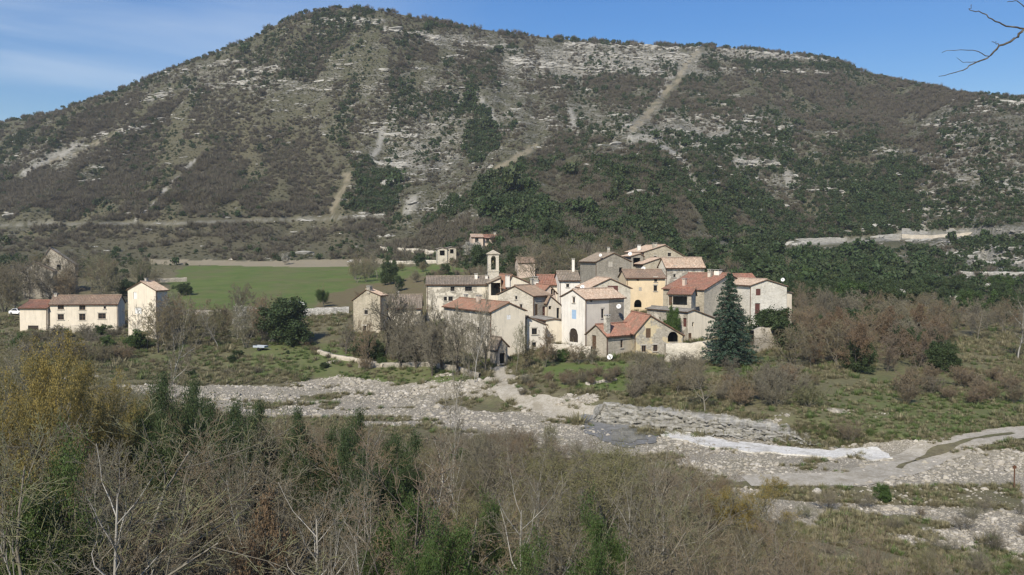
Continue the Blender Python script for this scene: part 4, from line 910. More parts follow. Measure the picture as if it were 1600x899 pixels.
def scatter(name, meshes, P, scl, rot, idx, label, cat):
    cl = bpy.data.collections.new(name + '_kinds')
    for i, m in enumerate(meshes):
        o = bpy.data.objects.new('%s_kind_%02d' % (name, i), m); cl.objects.link(o)
    me = bpy.data.meshes.new(name); P = np.asarray(P, np.float32); n = len(P); me.vertices.add(n); me.vertices.foreach_set('co', P.ravel())
    a = me.attributes.new('scl', 'FLOAT_VECTOR', 'POINT'); s = np.asarray(scl, np.float32); s = s if s.ndim == 2 else np.stack([s] * 3, -1); a.data.foreach_set('vector', np.ascontiguousarray(s).ravel())
    a = me.attributes.new('rot', 'FLOAT_VECTOR', 'POINT'); a.data.foreach_set('vector', np.ascontiguousarray(np.asarray(rot, np.float32)).ravel())
    a = me.attributes.new('idx', 'INT', 'POINT'); a.data.foreach_set('value', np.asarray(idx, np.int32))
    o = bpy.data.objects.new(name, me); col.objects.link(o)
    ng = bpy.data.node_groups.new(name, 'GeometryNodeTree'); ng.interface.new_socket('Geometry', in_out='INPUT', socket_type='NodeSocketGeometry'); ng.interface.new_socket('Geometry', in_out='OUTPUT', socket_type='NodeSocketGeometry')
    N = ng.nodes; gi = N.new('NodeGroupInput'); go = N.new('NodeGroupOutput'); ip = N.new('GeometryNodeInstanceOnPoints'); ci = N.new('GeometryNodeCollectionInfo')
    ci.inputs['Collection'].default_value = cl; ci.inputs['Separate Children'].default_value = True; ci.inputs['Reset Children'].default_value = True
    ip.inputs['Pick Instance'].default_value = True
    def na(nm, ty): x = N.new('GeometryNodeInputNamedAttribute'); x.data_type = ty; x.inputs['Name'].default_value = nm; return x.outputs['Attribute']
    K = ng.links.new; K(gi.outputs[0], ip.inputs['Points']); K(ci.outputs[0], ip.inputs['Instance']); K(na('idx', 'INT'), ip.inputs['Instance Index'])
    er = N.new('FunctionNodeEulerToRotation'); K(na('rot', 'FLOAT_VECTOR'), er.inputs[0]); K(er.outputs[0], ip.inputs['Rotation']); K(na('scl', 'FLOAT_VECTOR'), ip.inputs['Scale']); K(ip.outputs[0], go.inputs[0])
    md = o.modifiers.new('scatter', 'NODES'); md.node_group = ng
    tag(o, label, cat, kind='stuff'); return o
def rots(n, tilt=.12): return np.stack([rng.normal(0, tilt, n), rng.normal(0, tilt, n), rng.uniform(0, 6.28, n)], -1)
# --- hillside cover
def hill_cover():
    N = 300000; px = rng.uniform(-260, 1860, N); py = rng.uniform(8, 470, N)
    x, y, z = G(px, py); lh = np.interp(px, GPX, LD[12]); l11 = np.interp(px, GPX, LD[11]); 
    ok = (TAB[np.clip(((px + 700) / 4).astype(int), 0, NC - 1), np.clip(py.astype(int), 0, 899)] < np.interp(px, GPX, rd) + 8) & (np.abs(proj(x, y, z)[1] - py) < 3)
    lowzone = (y > 150) & (y < lh)
    hl = y >= lh * 0.985
    # scrub on the flat ground between the village and the hill, right of the field
    zone = hl | (lowzone & ((px > 1150) & (y > 185)) ) | (lowzone & (px > 700) & (px < 1250) & (y > 225)) | (lowzone & (px < 200) & (y > 270))
    ok &= zone
    nz = fbm(x / 18, y / 30, 71, 3); nz2 = fbm(x / 60, y / 90, 75, 3)
    ev = np.clip(0.24 + blobs(px, py, B_EVER), 0, 1.3) * 1.35 * sstep(.43, .55, nz * .55 + nz2 * .45 + .02 + .12 * np.clip(blobs(px, py, B_EVER) - .4, 0, 1)); ba = np.clip(0.13 + blobs(px, py, B_BARE), 0, 1.1) * 1.2 * sstep(.38, .54, fbm(x / 16, y / 26, 81, 3) + .1 * np.clip(blobs(px, py, B_BARE) - .4, 0, 1))
    dry = np.clip(blobs(px, py, B_DRY), 0, 1); rk = np.clip(blobs(px, py, B_ROCK), 0, 1)
    ev = ev * (1 - .85 * dry) * (1 - .45 * rk); ba = ba * (1 - .45 * dry) * (1 - .75 * rk); ol = 0.32 * (1 - .4 * rk)
    road = np.zeros(N)
    for P, wd in LINES_ROAD + LINES_TAN: road = np.maximum(road, pline(px, py, P, wd * 1.6 + 1))
    for P, wd in LINES_WHITE: road = np.maximum(road, .85 * pline(px, py, P, wd * 1.3 + 1))
    road = np.maximum(road, pline(px, py, [(1225, 389), (1330, 385), (1400, 381), (1450, 378)], 10)); road = np.maximum(road, pline(px, py, [(1410, 374), (1500, 370), (1600, 366)], 9)); k = 1 - road; k = k * ~(inpoly(px, py, FIELD) | inpoly(px, py, PLOUGH) | inpoly(px, py, STRIP))
    # more per square pixel where the bushes are smaller (farther away)
    dens = np.clip((y / 560) ** 1.6, .25, 1.3) * .88
    u = rng.random(N) / dens; ev, ba, ol = ev * k, ba * k, ol * k
    kind = np.where(u < ev, 0, np.where(u < ev + ba, 1, np.where(u < ev + ba + ol, 2, -1)))
    ok &= kind >= 0
    x, y, z, kind, px, py = x[ok], y[ok], z[ok], kind[ok], px[ok], py[ok]; n = len(x)
    bx = blobs(px, py, B_BARE); be = blobs(px, py, B_EVER)
    s = .74 * np.where(kind == 0, rng.lognormal(-.08, .42, n) * (1 + .55 * np.clip(be, 0, 1)), np.where(kind == 1, rng.lognormal(0.1, .28, n) * (1 + .4 * np.clip(bx, 0, 1)), rng.lognormal(-.1, .3, n)))
    idx = np.where(kind == 0, rng.integers(0, 4, n), np.where(kind == 1, 4 + rng.integers(0, 4, n), 8 + rng.integers(0, 3, n)))
    sc = np.stack([s * rng.uniform(.85, 1.2, n), s * rng.uniform(.85, 1.2, n), s * rng.uniform(.85, 1.25, n) * np.where(kind == 2, .6, 1)], -1)
    scatter('hillside_scrub', HT, np.stack([x, y, z - .1], -1), sc, rots(n, .06), idx, 'evergreen and leafless scrub covering the rocky mountainside', 'scrub')
    print('hill bushes', n)
    # trees along the skyline
    n = 1500; px = rng.uniform(-200, 1800, n); d = np.interp(px, GPX, rd) + rng.uniform(-14, 5, n); x = (px - 800) / F * d; z = H(x, d)
    thin = fbm(px / 26, px * 0, 91, 3) > .36; x, d, z = x[thin], d[thin], z[thin]; px = px[thin]; n = len(x); s = rng.uniform(.8, 1.9, n) * np.where((px > 420) & (px < 1350), 1.15, .95)
    scatter('ridge_woodland', HT[:8], np.stack([x, d, z - .2], -1), s, rots(n, .05), rng.integers(0, 8, n), 'small trees growing along the skyline of the mountain', 'woodland')
    # outcrops
    n = 16000; px = rng.uniform(-200, 1800, n); py = rng.uniform(10, 440, n); x, y, z = G(px, py); lh = np.interp(px, GPX, LD[12])
    k = rng.random(n) < np.clip(0.05 + blobs(px, py, B_ROCK) * .55, 0, .9) * (y > lh) * sstep(.38, .55, fbm(x / 12, z / 5, 95, 3))
    k &= (np.abs(proj(x, y, z)[1] - py) < 3); x, y, z = x[k], y[k], z[k]; s = rng.lognormal(-.25, .5, len(x)); X_, Y_, Z_, S_ = [x], [y], [z], [s]
    BAND = [([(640, 50), (700, 62), (780, 76), (850, 84)], 300, 3), ([(880, 72), (960, 70), (1088, 77)], 520, 4), ([(880, 84), (1000, 88), (1075, 90)], 420, 6), ([(800, 95), (900, 104), (1040, 112)], 520, 8), ([(1118, 78), (1200, 84), (1345, 100)], 520, 3),
            ([(1110, 107), (1200, 110), (1290, 116)], 260, 2), ([(505, 33), (545, 30), (590, 37)], 260, 3), ([(600, 44), (680, 60)], 90, 3), ([(1040, 188), (1120, 182), (1200, 186)], 160, 5), ([(1150, 254), (1210, 257)], 160, 4), ([(590, 255), (640, 260)], 110, 3), ([(610, 210), (660, 214)], 90, 3),
            ([(1500, 172), (1600, 160)], 120, 6), ([(1430, 200), (1520, 190)], 90, 5), ([(250, 118), (360, 98), (420, 90)], 150, 4), ([(200, 160), (300, 140), (420, 122)], 150, 5), ([(380, 112), (440, 108)], 120, 4), ([(150, 215), (260, 190)], 120, 5), ([(600, 285), (650, 290)], 80, 4), ([(990, 300), (1020, 310)], 60, 4)]
    def addp(px, py, s):
        x, y, z = G(px, py); g = y > np.interp(px, GPX, LD[12]); X_.append(x[g]); Y_.append(y[g]); Z_.append(z[g]); S_.append(s[g])
    for P, c, wd in BAND:
        t = rng.random(c) * (len(P) - 1); i = np.minimum(t.astype(int), len(P) - 2); f = t - i; P = np.array(P, float)
        q = P[i] * (1 - f)[:, None] + P[i + 1] * f[:, None]; g = fbm(q[:, 0] / 9, q[:, 1] / 9, 5) > .40; q = q[g]; c = len(q); addp(q[:, 0], q[:, 1] + rng.normal(0, wd * .55, c), rng.lognormal(.15, .4, c))
    for _ in range(1500):
        a = rng.uniform(-100, 1650); b = rng.uniform(25, 385); 
        if rng.random() > .12 + float(np.clip(blobs(a, b, B_ROCK), 0, 1)) or rng.random() < float(np.clip(blobs(a, b, B_DRY), 0, 1)): continue
        c = int(rng.uniform(5, 22)); ln = c * rng.uniform(1.2, 2.6); u = rng.uniform(-.5, .5, c); addp(a + u * ln, b + rng.uniform(-.15, .15) * u * ln + rng.normal(0, .5, c), rng.lognormal(-.2, .35, c))
    x, y, z, s = (np.concatenate(q) for q in (X_, Y_, Z_, S_)); n = len(x); print('outcrops', n)
    scatter('limestone_outcrops', CK, np.stack([x, y, z], -1), np.stack([s * 1.6, s, s * .85], -1), rots(n, .12) * [1, 1, .12], rng.integers(0, 4, n), 'pale limestone boulders and ledges breaking out of the hillside', 'rocks')
hill_cover()
# --- river stones
TRACKS = [([(786, 570), (778, 582), (782, 598), (800, 618), (845, 635), (900, 648), (950, 660)], 9), ([(1150, 752), (1230, 752), (1310, 752), (1375, 742), (1425, 724), (1470, 704), (1520, 687), (1600, 675), (1760, 668)], 10)]
leafmat('straw', [(0.20, 0.175, 0.10), (0.15, 0.145, 0.07), (0.24, 0.21, 0.13)], .4, .2); leafmat('grass_blade', [(0.085, 0.125, 0.035), (0.12, 0.15, 0.05)], .4, .2)
def tuft(seed, mat):
    rg = np.random.default_rng(seed); n = 60; a = rg.uniform(0, 6.28, n); r = rg.uniform(0, .28, n); b = np.stack([np.cos(a) * r, np.sin(a) * r, r * 0], -1); l = np.stack([np.cos(a) * .14, np.sin(a) * .14, rg.uniform(.12, .34, n)], -1); w_ = np.stack([-np.sin(a), np.cos(a), a * 0], -1) * .02
    V = np.stack([b - w_, b + w_, b + l + w_ * .2, b + l - w_ * .2], 1).reshape(-1, 3); return npmesh('tuft', V, np.arange(n)[:, None] * 4 + np.arange(4), M[mat])
def meadow():
    n = 150000; px = rng.uniform(-150, 1800, n); py = rng.uniform(486, 899, n); x, y, z = G(px, py); R_ = regions(x, y, z)
    k = (y > 50) & (y < 200) & (rng.random(n) < .75 * (1 - R_[1]) * (1 - .9 * R_[0]) * sstep(.28, .5, fbm(x / 5, y / 5, 120, 3)))
    for P, wd in TRACKS: k &= pline(px, py, P, wd) < .5
    x, y, z, g = x[k], y[k], z[k], R_[0][k]; n = len(x); s = rng.lognormal(0, .35, n) * np.clip(y / 110, .7, 1.4); ix = np.where(rng.random(n) < .15 + .6 * g, 2, rng.integers(0, 2, n))
    scatter('meadow_grass', [tuft(1, 'straw'), tuft(2, 'straw'), tuft(3, 'grass_blade')], np.stack([x, y, z], -1), s, rots(n, .1), ix, 'tufts of dry and green grass on the valley floor', 'grass'); print('tufts', n)
meadow()
def stones():
    n = 170000; px = rng.uniform(-150, 1800, n); py = 585 + 314 * rng.random(n) ** 1.5; x, y, z = G(px, py)
    gv = regions(x, y, z)[1]; k = (rng.random(n) < gv * .62 * np.clip((95 / y) ** 0, 0, 1)) & (y > 48)
    for P, wd in TRACKS: k &= pline(px, py, P, wd) < .5
    x, y, z = x[k], y[k], z[k]; n = len(x)
    s = np.clip(rng.lognormal(-2.5, .55, n) * np.clip(y / 85, .7, 1.45), .04, .6); flow = sstep(.35, .6, fbm(x / 6, y / 4, 99, 3)); s = s * (.65 + .7 * flow)
    scatter('river_stones', RK, np.stack([x, y, z], -1), s, rots(n, .25), rng.integers(0, 4, n), 'pale rounded stones and boulders covering the dry river bed', 'stones')
    print('stones', n)
stones()

# ------------------------------------------------------------------ placing single trees
def plant(kind, x, y, h, name, label, cat, group=None, wd=None, part=('trunk', 'crown'), sink=.1):
    if y > 95 and kind + 'm' in TPL: kind += 'm'
    tm, cm, Ht, Wt = TPL[kind]; s = h / Ht; z = float(H(x, y))
    r = bpy.data.objects.new(name, None); col.objects.link(r); r.location = (x, y, z - sink); r.rotation_euler = (0, 0, random.uniform(0, 6.28))
    sw = s if wd is None else wd / Wt; sw = min(max(sw, s * .45), s * 2.2); r.scale = (sw, sw * random.uniform(.9, 1.1), s)
    for nm, m in zip(part, (tm, cm)):
        o = bpy.data.objects.new(nm, m); col.objects.link(o); o.parent = r
    return tag(r, label, cat, group)
def at(kind, px, pyb, pyt, name, label, cat, group=None, wpx=None, D=None, **kw):
    if D is None: x, y, z = (float(q) for q in G(px, pyb))
    else: y = D; x = float(uat(px)) * D; z = float(H(x, y))
    h = max(.5, float(zat(pyt, y)) - z); return plant(kind, x, y, h, name, label, cat, group, wd=None if wpx is None else wpx * y / F, **kw)
def pick(*k): return random.choice(k)
BARE = ['bare%d' % i for i in range(5)]; MULTI = ['multi%d' % i for i in range(4)]; SHR = ['shrub%d' % i for i in range(4)]; THIN = ['thin%d' % i for i in range(3)]
ST = ('stems', 'twigs')
# single ones
at('conifer', 1140, 556, 424, 'conifer', 'large dark blue green conifer standing alone in front of the village', 'conifer tree', wpx=104, D=127)
at('dark1', 604, 562, 442, 'big_bare_tree', 'big spreading bare tree with dark trunk in front of the yellowish gable house', 'tree', wpx=120, D=146)
at('thin0', 741, 572, 446, 'slender_bare_tree', 'tall slender bare tree rising in front of the half red roof', 'tree', wpx=52, D=122)
at('ever0', 447, 540, 468, 'evergreen_oak', 'dense dark evergreen oak standing alone left of the village', 'tree', wpx=88)
at('ever2', 1216, 550, 483, 'holly_oak', 'dark round evergreen oak below the last house at the right', 'tree', wpx=84, D=140)
at('blossom0', 384, 530, 479, 'blossoming_tree', 'whitish blossoming tree beside the dark evergreen oak', 'tree', wpx=56)
at('ever0', 607, 445, 407, 'field_evergreen', 'small dark evergreen tree standing alone in the green field', 'tree', wpx=26)
at('ivytree0', 506, 480, 440, 'ivy_clad_tree', 'small ivy covered tree at the edge of the brown ploughed ground', 'tree', wpx=26)
at('bare3', 905, 442, 368, 'large_bare_tree', 'large brown bare tree spreading behind the village roofs', 'tree', wpx=100, D=205)
at('ever1', 1050, 516, 480, 'ivy_bush', 'bushy green ivy clump hanging on the wall of the low grey barn', 'ivy', wpx=24, D=141.5)
at('shrub0', 1332, 691, 648, 'round_brown_bush', 'round reddish brown leafless bush alone on the bank near the track', 'bush', wpx=58, part=ST)
at('ever1', 1388, 784, 758, 'round_green_bush', 'small round green bush alone on the gravel of the river bed', 'bush', wpx=26)
at('bare2', 1103, 646, 550, 'bank_tree', 'bare grey tree with round crown on top of the rocky bank', 'tree', wpx=78)
at('thin1', 1592, 600, 462, 'pale_bare_tree', 'tall pale bare tree at the right edge of the meadow', 'tree', wpx=80, D=135)
at('blossom0', 745, 400, 378, 'pale_orchard_tree', 'pale whitish tree beside the pink hillside house', 'tree', wpx=50, D=275)
at('ever0', 748, 398, 384, 'dark_round_bush', 'dark round bush between the bell tower and the pink hillside house', 'bush', wpx=32, D=250)
at('blossom0', 445, 414, 396, 'field_edge_tree', 'pale little tree on the far edge of the field', 'tree', wpx=16)
at('ever0', 570, 556, 528, 'clipped_hedge', 'low dark green hedge in the garden below the yellowish gable house', 'hedge', wpx=52, D=146)
at('ever0', 805, 415, 388, 'dark_pine', 'dark evergreen tree right behind the bell tower', 'tree', wpx=26, D=240)
def many(kinds, n, xr, Dr, hr, name, label, cat, group, wr=(.8, 1.2), part=('trunk', 'crown'), avoid=None, gap=0.0, poly=None):
    k = 0; t = 0; pts = []
    while k < n and t < n * 60:
        t += 1; px = random.uniform(*xr); D = random.uniform(*Dr); x = (px - 800) / F * D
        py = float(proj(x, D, float(H(x, D)))[1])
        if poly and not bool(inpoly(np.array([px]), np.array([py]), poly)[0]): continue
        if any(abs(px - a) < wa and b0 < D < b1 for a, wa, b0, b1 in (avoid or ())): continue
        if gap and any((x - a) ** 2 + (D - b) ** 2 < gap * gap for a, b in pts): continue
        pts.append((x, D)); h = random.uniform(*hr); kd = pick(*kinds); plant(kd, x, D, h, name, label, cat, group, wd=h * TPL[kd][3] / TPL[kd][2] * random.uniform(*wr), part=part); k += 1
# farm trees, left
many(BARE + MULTI, 26, (-40, 235), (200, 262), (8, 13), 'bare_tree', 'leafless grey tree in the dark wood behind the left farmhouse', 'tree', 'leafless trees behind the farmhouse', gap=4.5, wr=(.9, 1.3))
many(['ever0', 'ever2'], 5, (150, 300), (225, 285), (3, 6), 'evergreen_bush', 'dark evergreen bush near the edge of the green field', 'bush', 'evergreen bushes by the field', gap=6)
many(MULTI + THIN, 26, (205, 415), (158, 186), (6, 10.5), 'bare_tree', 'leafless grey tree in the grove between tower house and evergreen oak', 'tree', 'grove of leafless trees right of the tower house', gap=3)
many(['shrub1', 'shrub2', 'shrub3', 'ever1'], 22, (20, 230), (150, 178), (2.2, 4.2), 'bush', 'bush in the green thicket below the left farmhouse', 'bush', 'bushes below the farmhouse', gap=3, part=ST, wr=(1, 1.6))
many(BARE + MULTI, 10, (552, 592), (255, 290), (6, 9), 'bare_tree', 'small bare tree in the row standing in the green field', 'tree', 'bare trees in the field', gap=3)
many(['ever0', 'shrub1', 'shrub3', 'bare2'], 16, (620, 760), (225, 300), (2.5, 5), 'bush', 'bush on the terraces left of the bell tower', 'bush', 'bushes on the terraces', gap=4, part=ST)
many(['red0', 'red1', 'multi1'], 9, (660, 760), (200, 232), (3.5, 6.5), 'reddish_shrub', 'reddish brown leafless shrub behind the church nave', 'shrub', 'reddish shrubs behind the church', gap=4)
many(['shrub0', 'red0'], 8, (500, 670), (193, 215), (1.5, 3), 'bush', 'low reddish leafless bush along the ploughed ground', 'bush', 'bushes along the ploughed ground', gap=4, part=ST)
for px, D, top, wd in ((45, 222, 395, 50), (68, 226, 392, 46), (95, 225, 390, 52), (118, 228, 398, 46), (80, 215, 408, 50)):
    at(pick('dark0', 'dark1', 'bare1'), px, 0, top, 'bare_tree', 'leafless tree standing right in front of the tall grey ruin', 'tree', 'leafless trees before the grey ruin', wpx=wd, D=D)
# in front of the village, left half
for px, D, top, wd in ((572, 140, 495, 50), (640, 145, 466, 70), (664, 140, 470, 70), (690, 132, 462, 76), (715, 128, 474, 76), (758, 126, 482, 60), (540, 150, 495, 46), (625, 138, 500, 60), (675, 130, 500, 60), (735, 125, 500, 60), (650, 136, 505, 60)):
    at(pick('dark0', 'dark1', 'dark2', 'multi1'), px, 0, top, 'bare_tree', 'leafless tree among those standing before the barn with the half red roof', 'tree', 'leafless trees before the barn and stone wing', wpx=wd, D=D)
for px, D, top, wd in ((806, 124, 500, 40), (822, 127, 525, 34), (852, 127, 510, 40), (905, 128, 535, 40), (925, 128, 540, 34), (870, 133, 545, 30)):
    at(pick('multi0', 'multi2', 'bare4'), px, 0, top, 'garden_tree', 'small leafless garden tree at the foot of the village houses', 'tree', 'small leafless trees at the village edge', wpx=wd, D=D)
many(['ever0', 'ever1', 'shrub2'], 16, (560, 720), (138, 150), (1.4, 3), 'garden_bush', 'low green bush in the shaded garden under the bare trees', 'bush', 'garden bushes under the bare trees', gap=2.2, part=ST)
many(['ever1', 'shrub2', 'shrub0'], 10, (870, 940), (129, 137), (1.0, 2), 'green_bush', 'low green bush on the bank below the white house', 'bush', 'bushes below the white house', gap=1.6, part=ST)
# behind the village
many(BARE + ['multi1'], 12, (830, 990), (205, 240), (6, 10), 'bare_tree', 'leafless grey brown tree on the slope behind the village', 'tree', 'leafless trees behind the village', gap=5)
many(['ever0', 'ever2', 'bare0'], 18, (780, 1240), (235, 290), (4, 7.5), 'woodland_tree', 'dark tree in the wood at the foot of the mountain behind the village', 'tree', 'trees in the wood behind the village', gap=6)
for px, D, top, wd in ((838, 175, 0, 0),): pass
# river bank shrubs
many(['shrub0', 'shrub0', 'shrub3'], 18, (815, 965), (113, 119), (1.0, 1.9), 'bank_shrub', 'low reddish brown leafless shrub on the grass bank below the village lawn', 'shrub', 'brown shrubs on the bank below the lawn', gap=1.8, part=ST, wr=(1, 1.5))
many(['shrub1', 'shrub2', 'multi3'], 22, (985, 1090), (104, 122), (1.8, 3.8), 'bank_shrub', 'grey leafless shrub on the bank in front of the long grey barn', 'shrub', 'grey shrubs before the grey barn', gap=2.2, part=ST, wr=(1, 1.4))
many(['shrub1', 'shrub2', 'shrub3', 'multi0'], 26, (1120, 1280), (97, 118), (1.4, 3.4), 'bank_shrub', 'grey leafless shrub on the bank below the conifer', 'shrub', 'grey shrubs below the conifer', gap=2.2, part=ST, wr=(1, 1.5))
many(['shrub0', 'shrub3'], 16, (1400, 1640), (104, 122), (1.8, 3.2), 'meadow_shrub', 'low brown leafless shrub at the edge of the right meadow', 'shrub', 'brown shrubs at the edge of the right meadow', gap=2.6, part=ST, wr=(1.1, 1.7))
many(BARE + MULTI + ['bare0', 'bare2'], 66, (1225, 1660), (126, 190), (4.2, 8), 'bare_tree', 'leafless grey brown tree in the orchard wood right of the village', 'tree', 'leafless trees right of the village', gap=3, wr=(.9, 1.3), avoid=((1590, 60, 118, 150), (1480, 110, 118, 142)))
many(['red0', 'red1', 'rust0'], 20, (1265, 1460), (122, 150), (4.5, 7.5), 'reddish_tree', 'leafless tree with reddish brown twigs in the wood right of the village', 'tree', 'reddish trees right of the village', gap=4)
many(['ever0', 'ever2'], 16, (1250, 1500), (124, 178), (2.6, 5), 'evergreen_bush', 'dark evergreen bush between the leafless trees right of the village', 'bush', 'evergreen bushes right of the village', gap=7)
many(['ever0', 'ever2', 'ever1'], 36, (1240, 1640), (190, 260), (4, 7.5), 'evergreen_oak', 'dark evergreen oak in the wood behind the right meadow', 'tree', 'evergreen oaks behind the right meadow', gap=6)
many(['willow1'], 3, (1420, 1460), (170, 185), (4, 5), 'budding_tree', 'pale yellow green budding tree in the orchard wood', 'tree', 'budding trees in the orchard', gap=4)
many(['shrub0', 'shrub2', 'ever0'], 20, (230, 640), (139, 158), (.7, 1.6), 'low_bush', 'low dry bush on the rough grass above the left river bed', 'bush', 'low bushes above the left river bed', gap=4, part=ST, wr=(1.2, 2))
# ---- the thicket on the near bank
BX = [-300, 0, 60, 130, 200, 250, 330, 420, 500, 560, 640, 700, 760, 820, 870, 950, 1050, 1130, 1200, 1300, 1400, 1500, 1600, 1900]
BY = [490, 525, 550, 570, 590, 612, 624, 645, 655, 660, 672, 662, 660, 652, 658, 685, 712, 728, 765, 808, 842, 856, 864, 874]
def thicket():
    lab = {'b': 'leafless grey brown tree in the thicket on the near river bank', 'm': 'leafless many stemmed tree in the thicket on the near river bank', 't': 'slender pale stemmed tree in the thicket on the near river bank', 'r': 'leafless tree with reddish twigs in the thicket on the near river bank', 'y': 'olive tinged budding tree in the thicket on the near river bank'}
    pts = []; k = 0; t = 0
    while k < 235 and t < 20000:
        t += 1; D = 24 + 84 * random.random() ** .65; px = random.uniform(-200, 1250); x = (px - 800) / F * D
        if D > float(np.interp(px, CX, D_NEAR)) - 4: continue
        off = random.random() ** 1.5 * 180; top = float(np.interp(px, BX, BY)) + off; top = max(top, 628 + 60 * random.random()) if px < 240 and D < 50 else top; z = float(H(x, D)); h = float(zat(top, D)) - z
        if not (2.6 < h < 12.5): continue
        if any((x - a) ** 2 + (D - b) ** 2 < 5.5 for a, b in pts): continue
        pts.append((x, D)); c = random.choices('bmtry', (4, 4, 3, 1, 3))[0]
        kd = {'b': pick(*BARE), 'm': pick(*MULTI), 't': pick(*THIN), 'r': pick('red0', 'red1'), 'y': pick('bud0', 'bud1')}[c]
        plant(kd, x, D, h, 'thicket_tree', lab[c], 'tree', {'b': 'grey brown trees of the near thicket', 'm': 'many stemmed trees of the near thicket', 't': 'slender trees of the near thicket', 'r': 'reddish trees of the near thicket', 'y': 'budding olive trees of the near thicket'}[c], wd=h * TPL[kd][3] / TPL[kd][2] * random.uniform(.95, 1.4)); k += 1
    print('thicket', k)
    # undergrowth
    n = 12000; px = rng.uniform(-320, 1900, n); D = 9 + 100 * rng.random(n) ** .65; x = (px - 800) / F * D; z = H(x, D)
    dn = np.interp(px, CX, D_NEAR); ok = (D < dn - 3) & ~((px > 1180) & (D > 46)); top = np.interp(px, BX, BY) + 10; hm = zat(top, D) - z
    s = rng.uniform(.5, 1.15, n); ok &= (hm > 1.2) & (rng.random(n) < np.clip(18 / D, .35, .6)); s = np.minimum(s, hm / 3.2); ok &= s > .3
    x, D, z, s = x[ok], D[ok], z[ok], s[ok]; n = len(x)
    ms = [m for k_ in SHR for m in (TPL[k_][1],)] + [TPL['nearever1'][1], TPL['nearever0'][1]]
    idx = rng.choice(6, n, p=[.17, .27, .26, .26, .025, .015]); s = np.where(idx > 3, s * .5, s)
    scatter('undergrowth', ms, np.stack([x, D, z - .1], -1), np.stack([s * 1.2, s * 1.2, s], -1), rots(n, .08), idx, 'tangled leafless undergrowth on the slope and bank below the viewpoint', 'undergrowth'); print('undergrowth', n)
thicket()
for px, D, top, wd in ((10, 44, 528, 210), (70, 46, 542, 210), (125, 50, 560, 190), (165, 52, 582, 170), (-70, 45, 525, 200), (40, 36, 600, 200), (195, 50, 622, 110)):
    at(pick('willow0', 'willow1'), px, 0, top, 'yellow_willow', 'willow with yellow budding twigs at the left side of the thicket', 'tree', 'yellow budding willows', wpx=wd, D=D)
at('thin2m', 236, 0, 462, 'tall_thin_tree', 'tall thin bare tree with pale trunk rising above the left thicket', 'tree', wpx=70, D=72)
at('thin1m', 707, 0, 560, 'tall_sapling', 'tall bare sapling rising in front of the river bed below the barn', 'tree', wpx=46, D=60)
for px, D, top, wd in ((252, 56, 596, 90), (285, 50, 604, 100), (320, 54, 606, 100), (365, 50, 628, 110), (410, 52, 640, 90)):
    at('nearever0', px, 0, top, 'juniper', 'dark evergreen in the group under the tall thin tree', 'tree', 'dark evergreens under the tall thin tree', wpx=wd, D=D)
for px, D, top, wd in ((565, 50, 652, 90), (605, 46, 684, 110), (480, 52, 648, 80), (520, 48, 672, 80), (580, 42, 700, 90)):
    at('nearever0', px, 0, top, 'juniper', 'dark evergreen poking out of the middle of the thicket', 'tree', 'dark evergreens in mid thicket', wpx=wd, D=D)
for px, D, top, wd in ((115, 30, 690, 120), (650, 30, 780, 160), (700, 26, 815, 180), (920, 32, 790, 120), (770, 34, 780, 90), (640, 22, 850, 160), (840, 26, 840, 110), (940, 26, 850, 90), (60, 36, 740, 60)):
    at('nearever1', px, 0, top, 'ivy_bush', 'bright green ivy leaves among the bare stems of the thicket', 'ivy', 'bright green ivy clumps in the thicket', wpx=wd, D=D)
for px, D, top, wd in ((330, 40, 655, 80), (405, 36, 668, 90), (520, 38, 690, 90), (620, 34, 700, 100), (690, 32, 690, 110), (735, 44, 672, 70), (850, 40, 690, 90), (885, 34, 720, 100), (1035, 40, 740, 60), (960, 36, 735, 80), (150, 30, 690, 130), (60, 26, 650, 170), (255, 32, 690, 110), (470, 28, 740, 130), (560, 26, 770, 120)):
    at(pick('thin0', 'thin1', 'thin2'), px, 0, top, 'pale_sapling', 'tall pale stemmed sapling standing out from the dense near thicket', 'tree', 'pale saplings of the near thicket', wpx=wd, D=D)
for px, D, top, wd in ((390, 30, 780, 90), (160, 40, 690, 80)): at('rust0', px, 0, top, 'rusty_bush', 'bush with withered rust brown leaves low in the near thicket', 'bush', 'rusty leaved bushes of the thicket', wpx=wd, D=D)
at('willow0', 1165, 0, 738, 'yellow_bush', 'yellow budding bush at the right end of the thicket', 'bush', wpx=130, D=56)
at('shrub0', 1120, 0, 735, 'brown_bush', 'feathery brown bush beside the yellow bush', 'bush', wpx=100, D=64, part=ST)
for px, D, top, wd in ((1240, 26, 800, 260), (1400, 24, 820, 240), (1080, 28, 780, 220)):
    at(pick(*MULTI), px, 0, top, 'dark_bare_tree', 'dark crooked bare tree at the lower right with branches over the gravel', 'tree', 'crooked bare trees at the lower right', wpx=wd, D=D)
many(['shrub1', 'shrub2', 'shrub3'], 26, (1230, 1640), (50, 68), (.7, 1.9), 'gravel_shrub', 'low grey shrub growing on the near gravel of the river bed', 'shrub', 'low shrubs on the near gravel', gap=2.5, part=ST, wr=(1, 1.6))
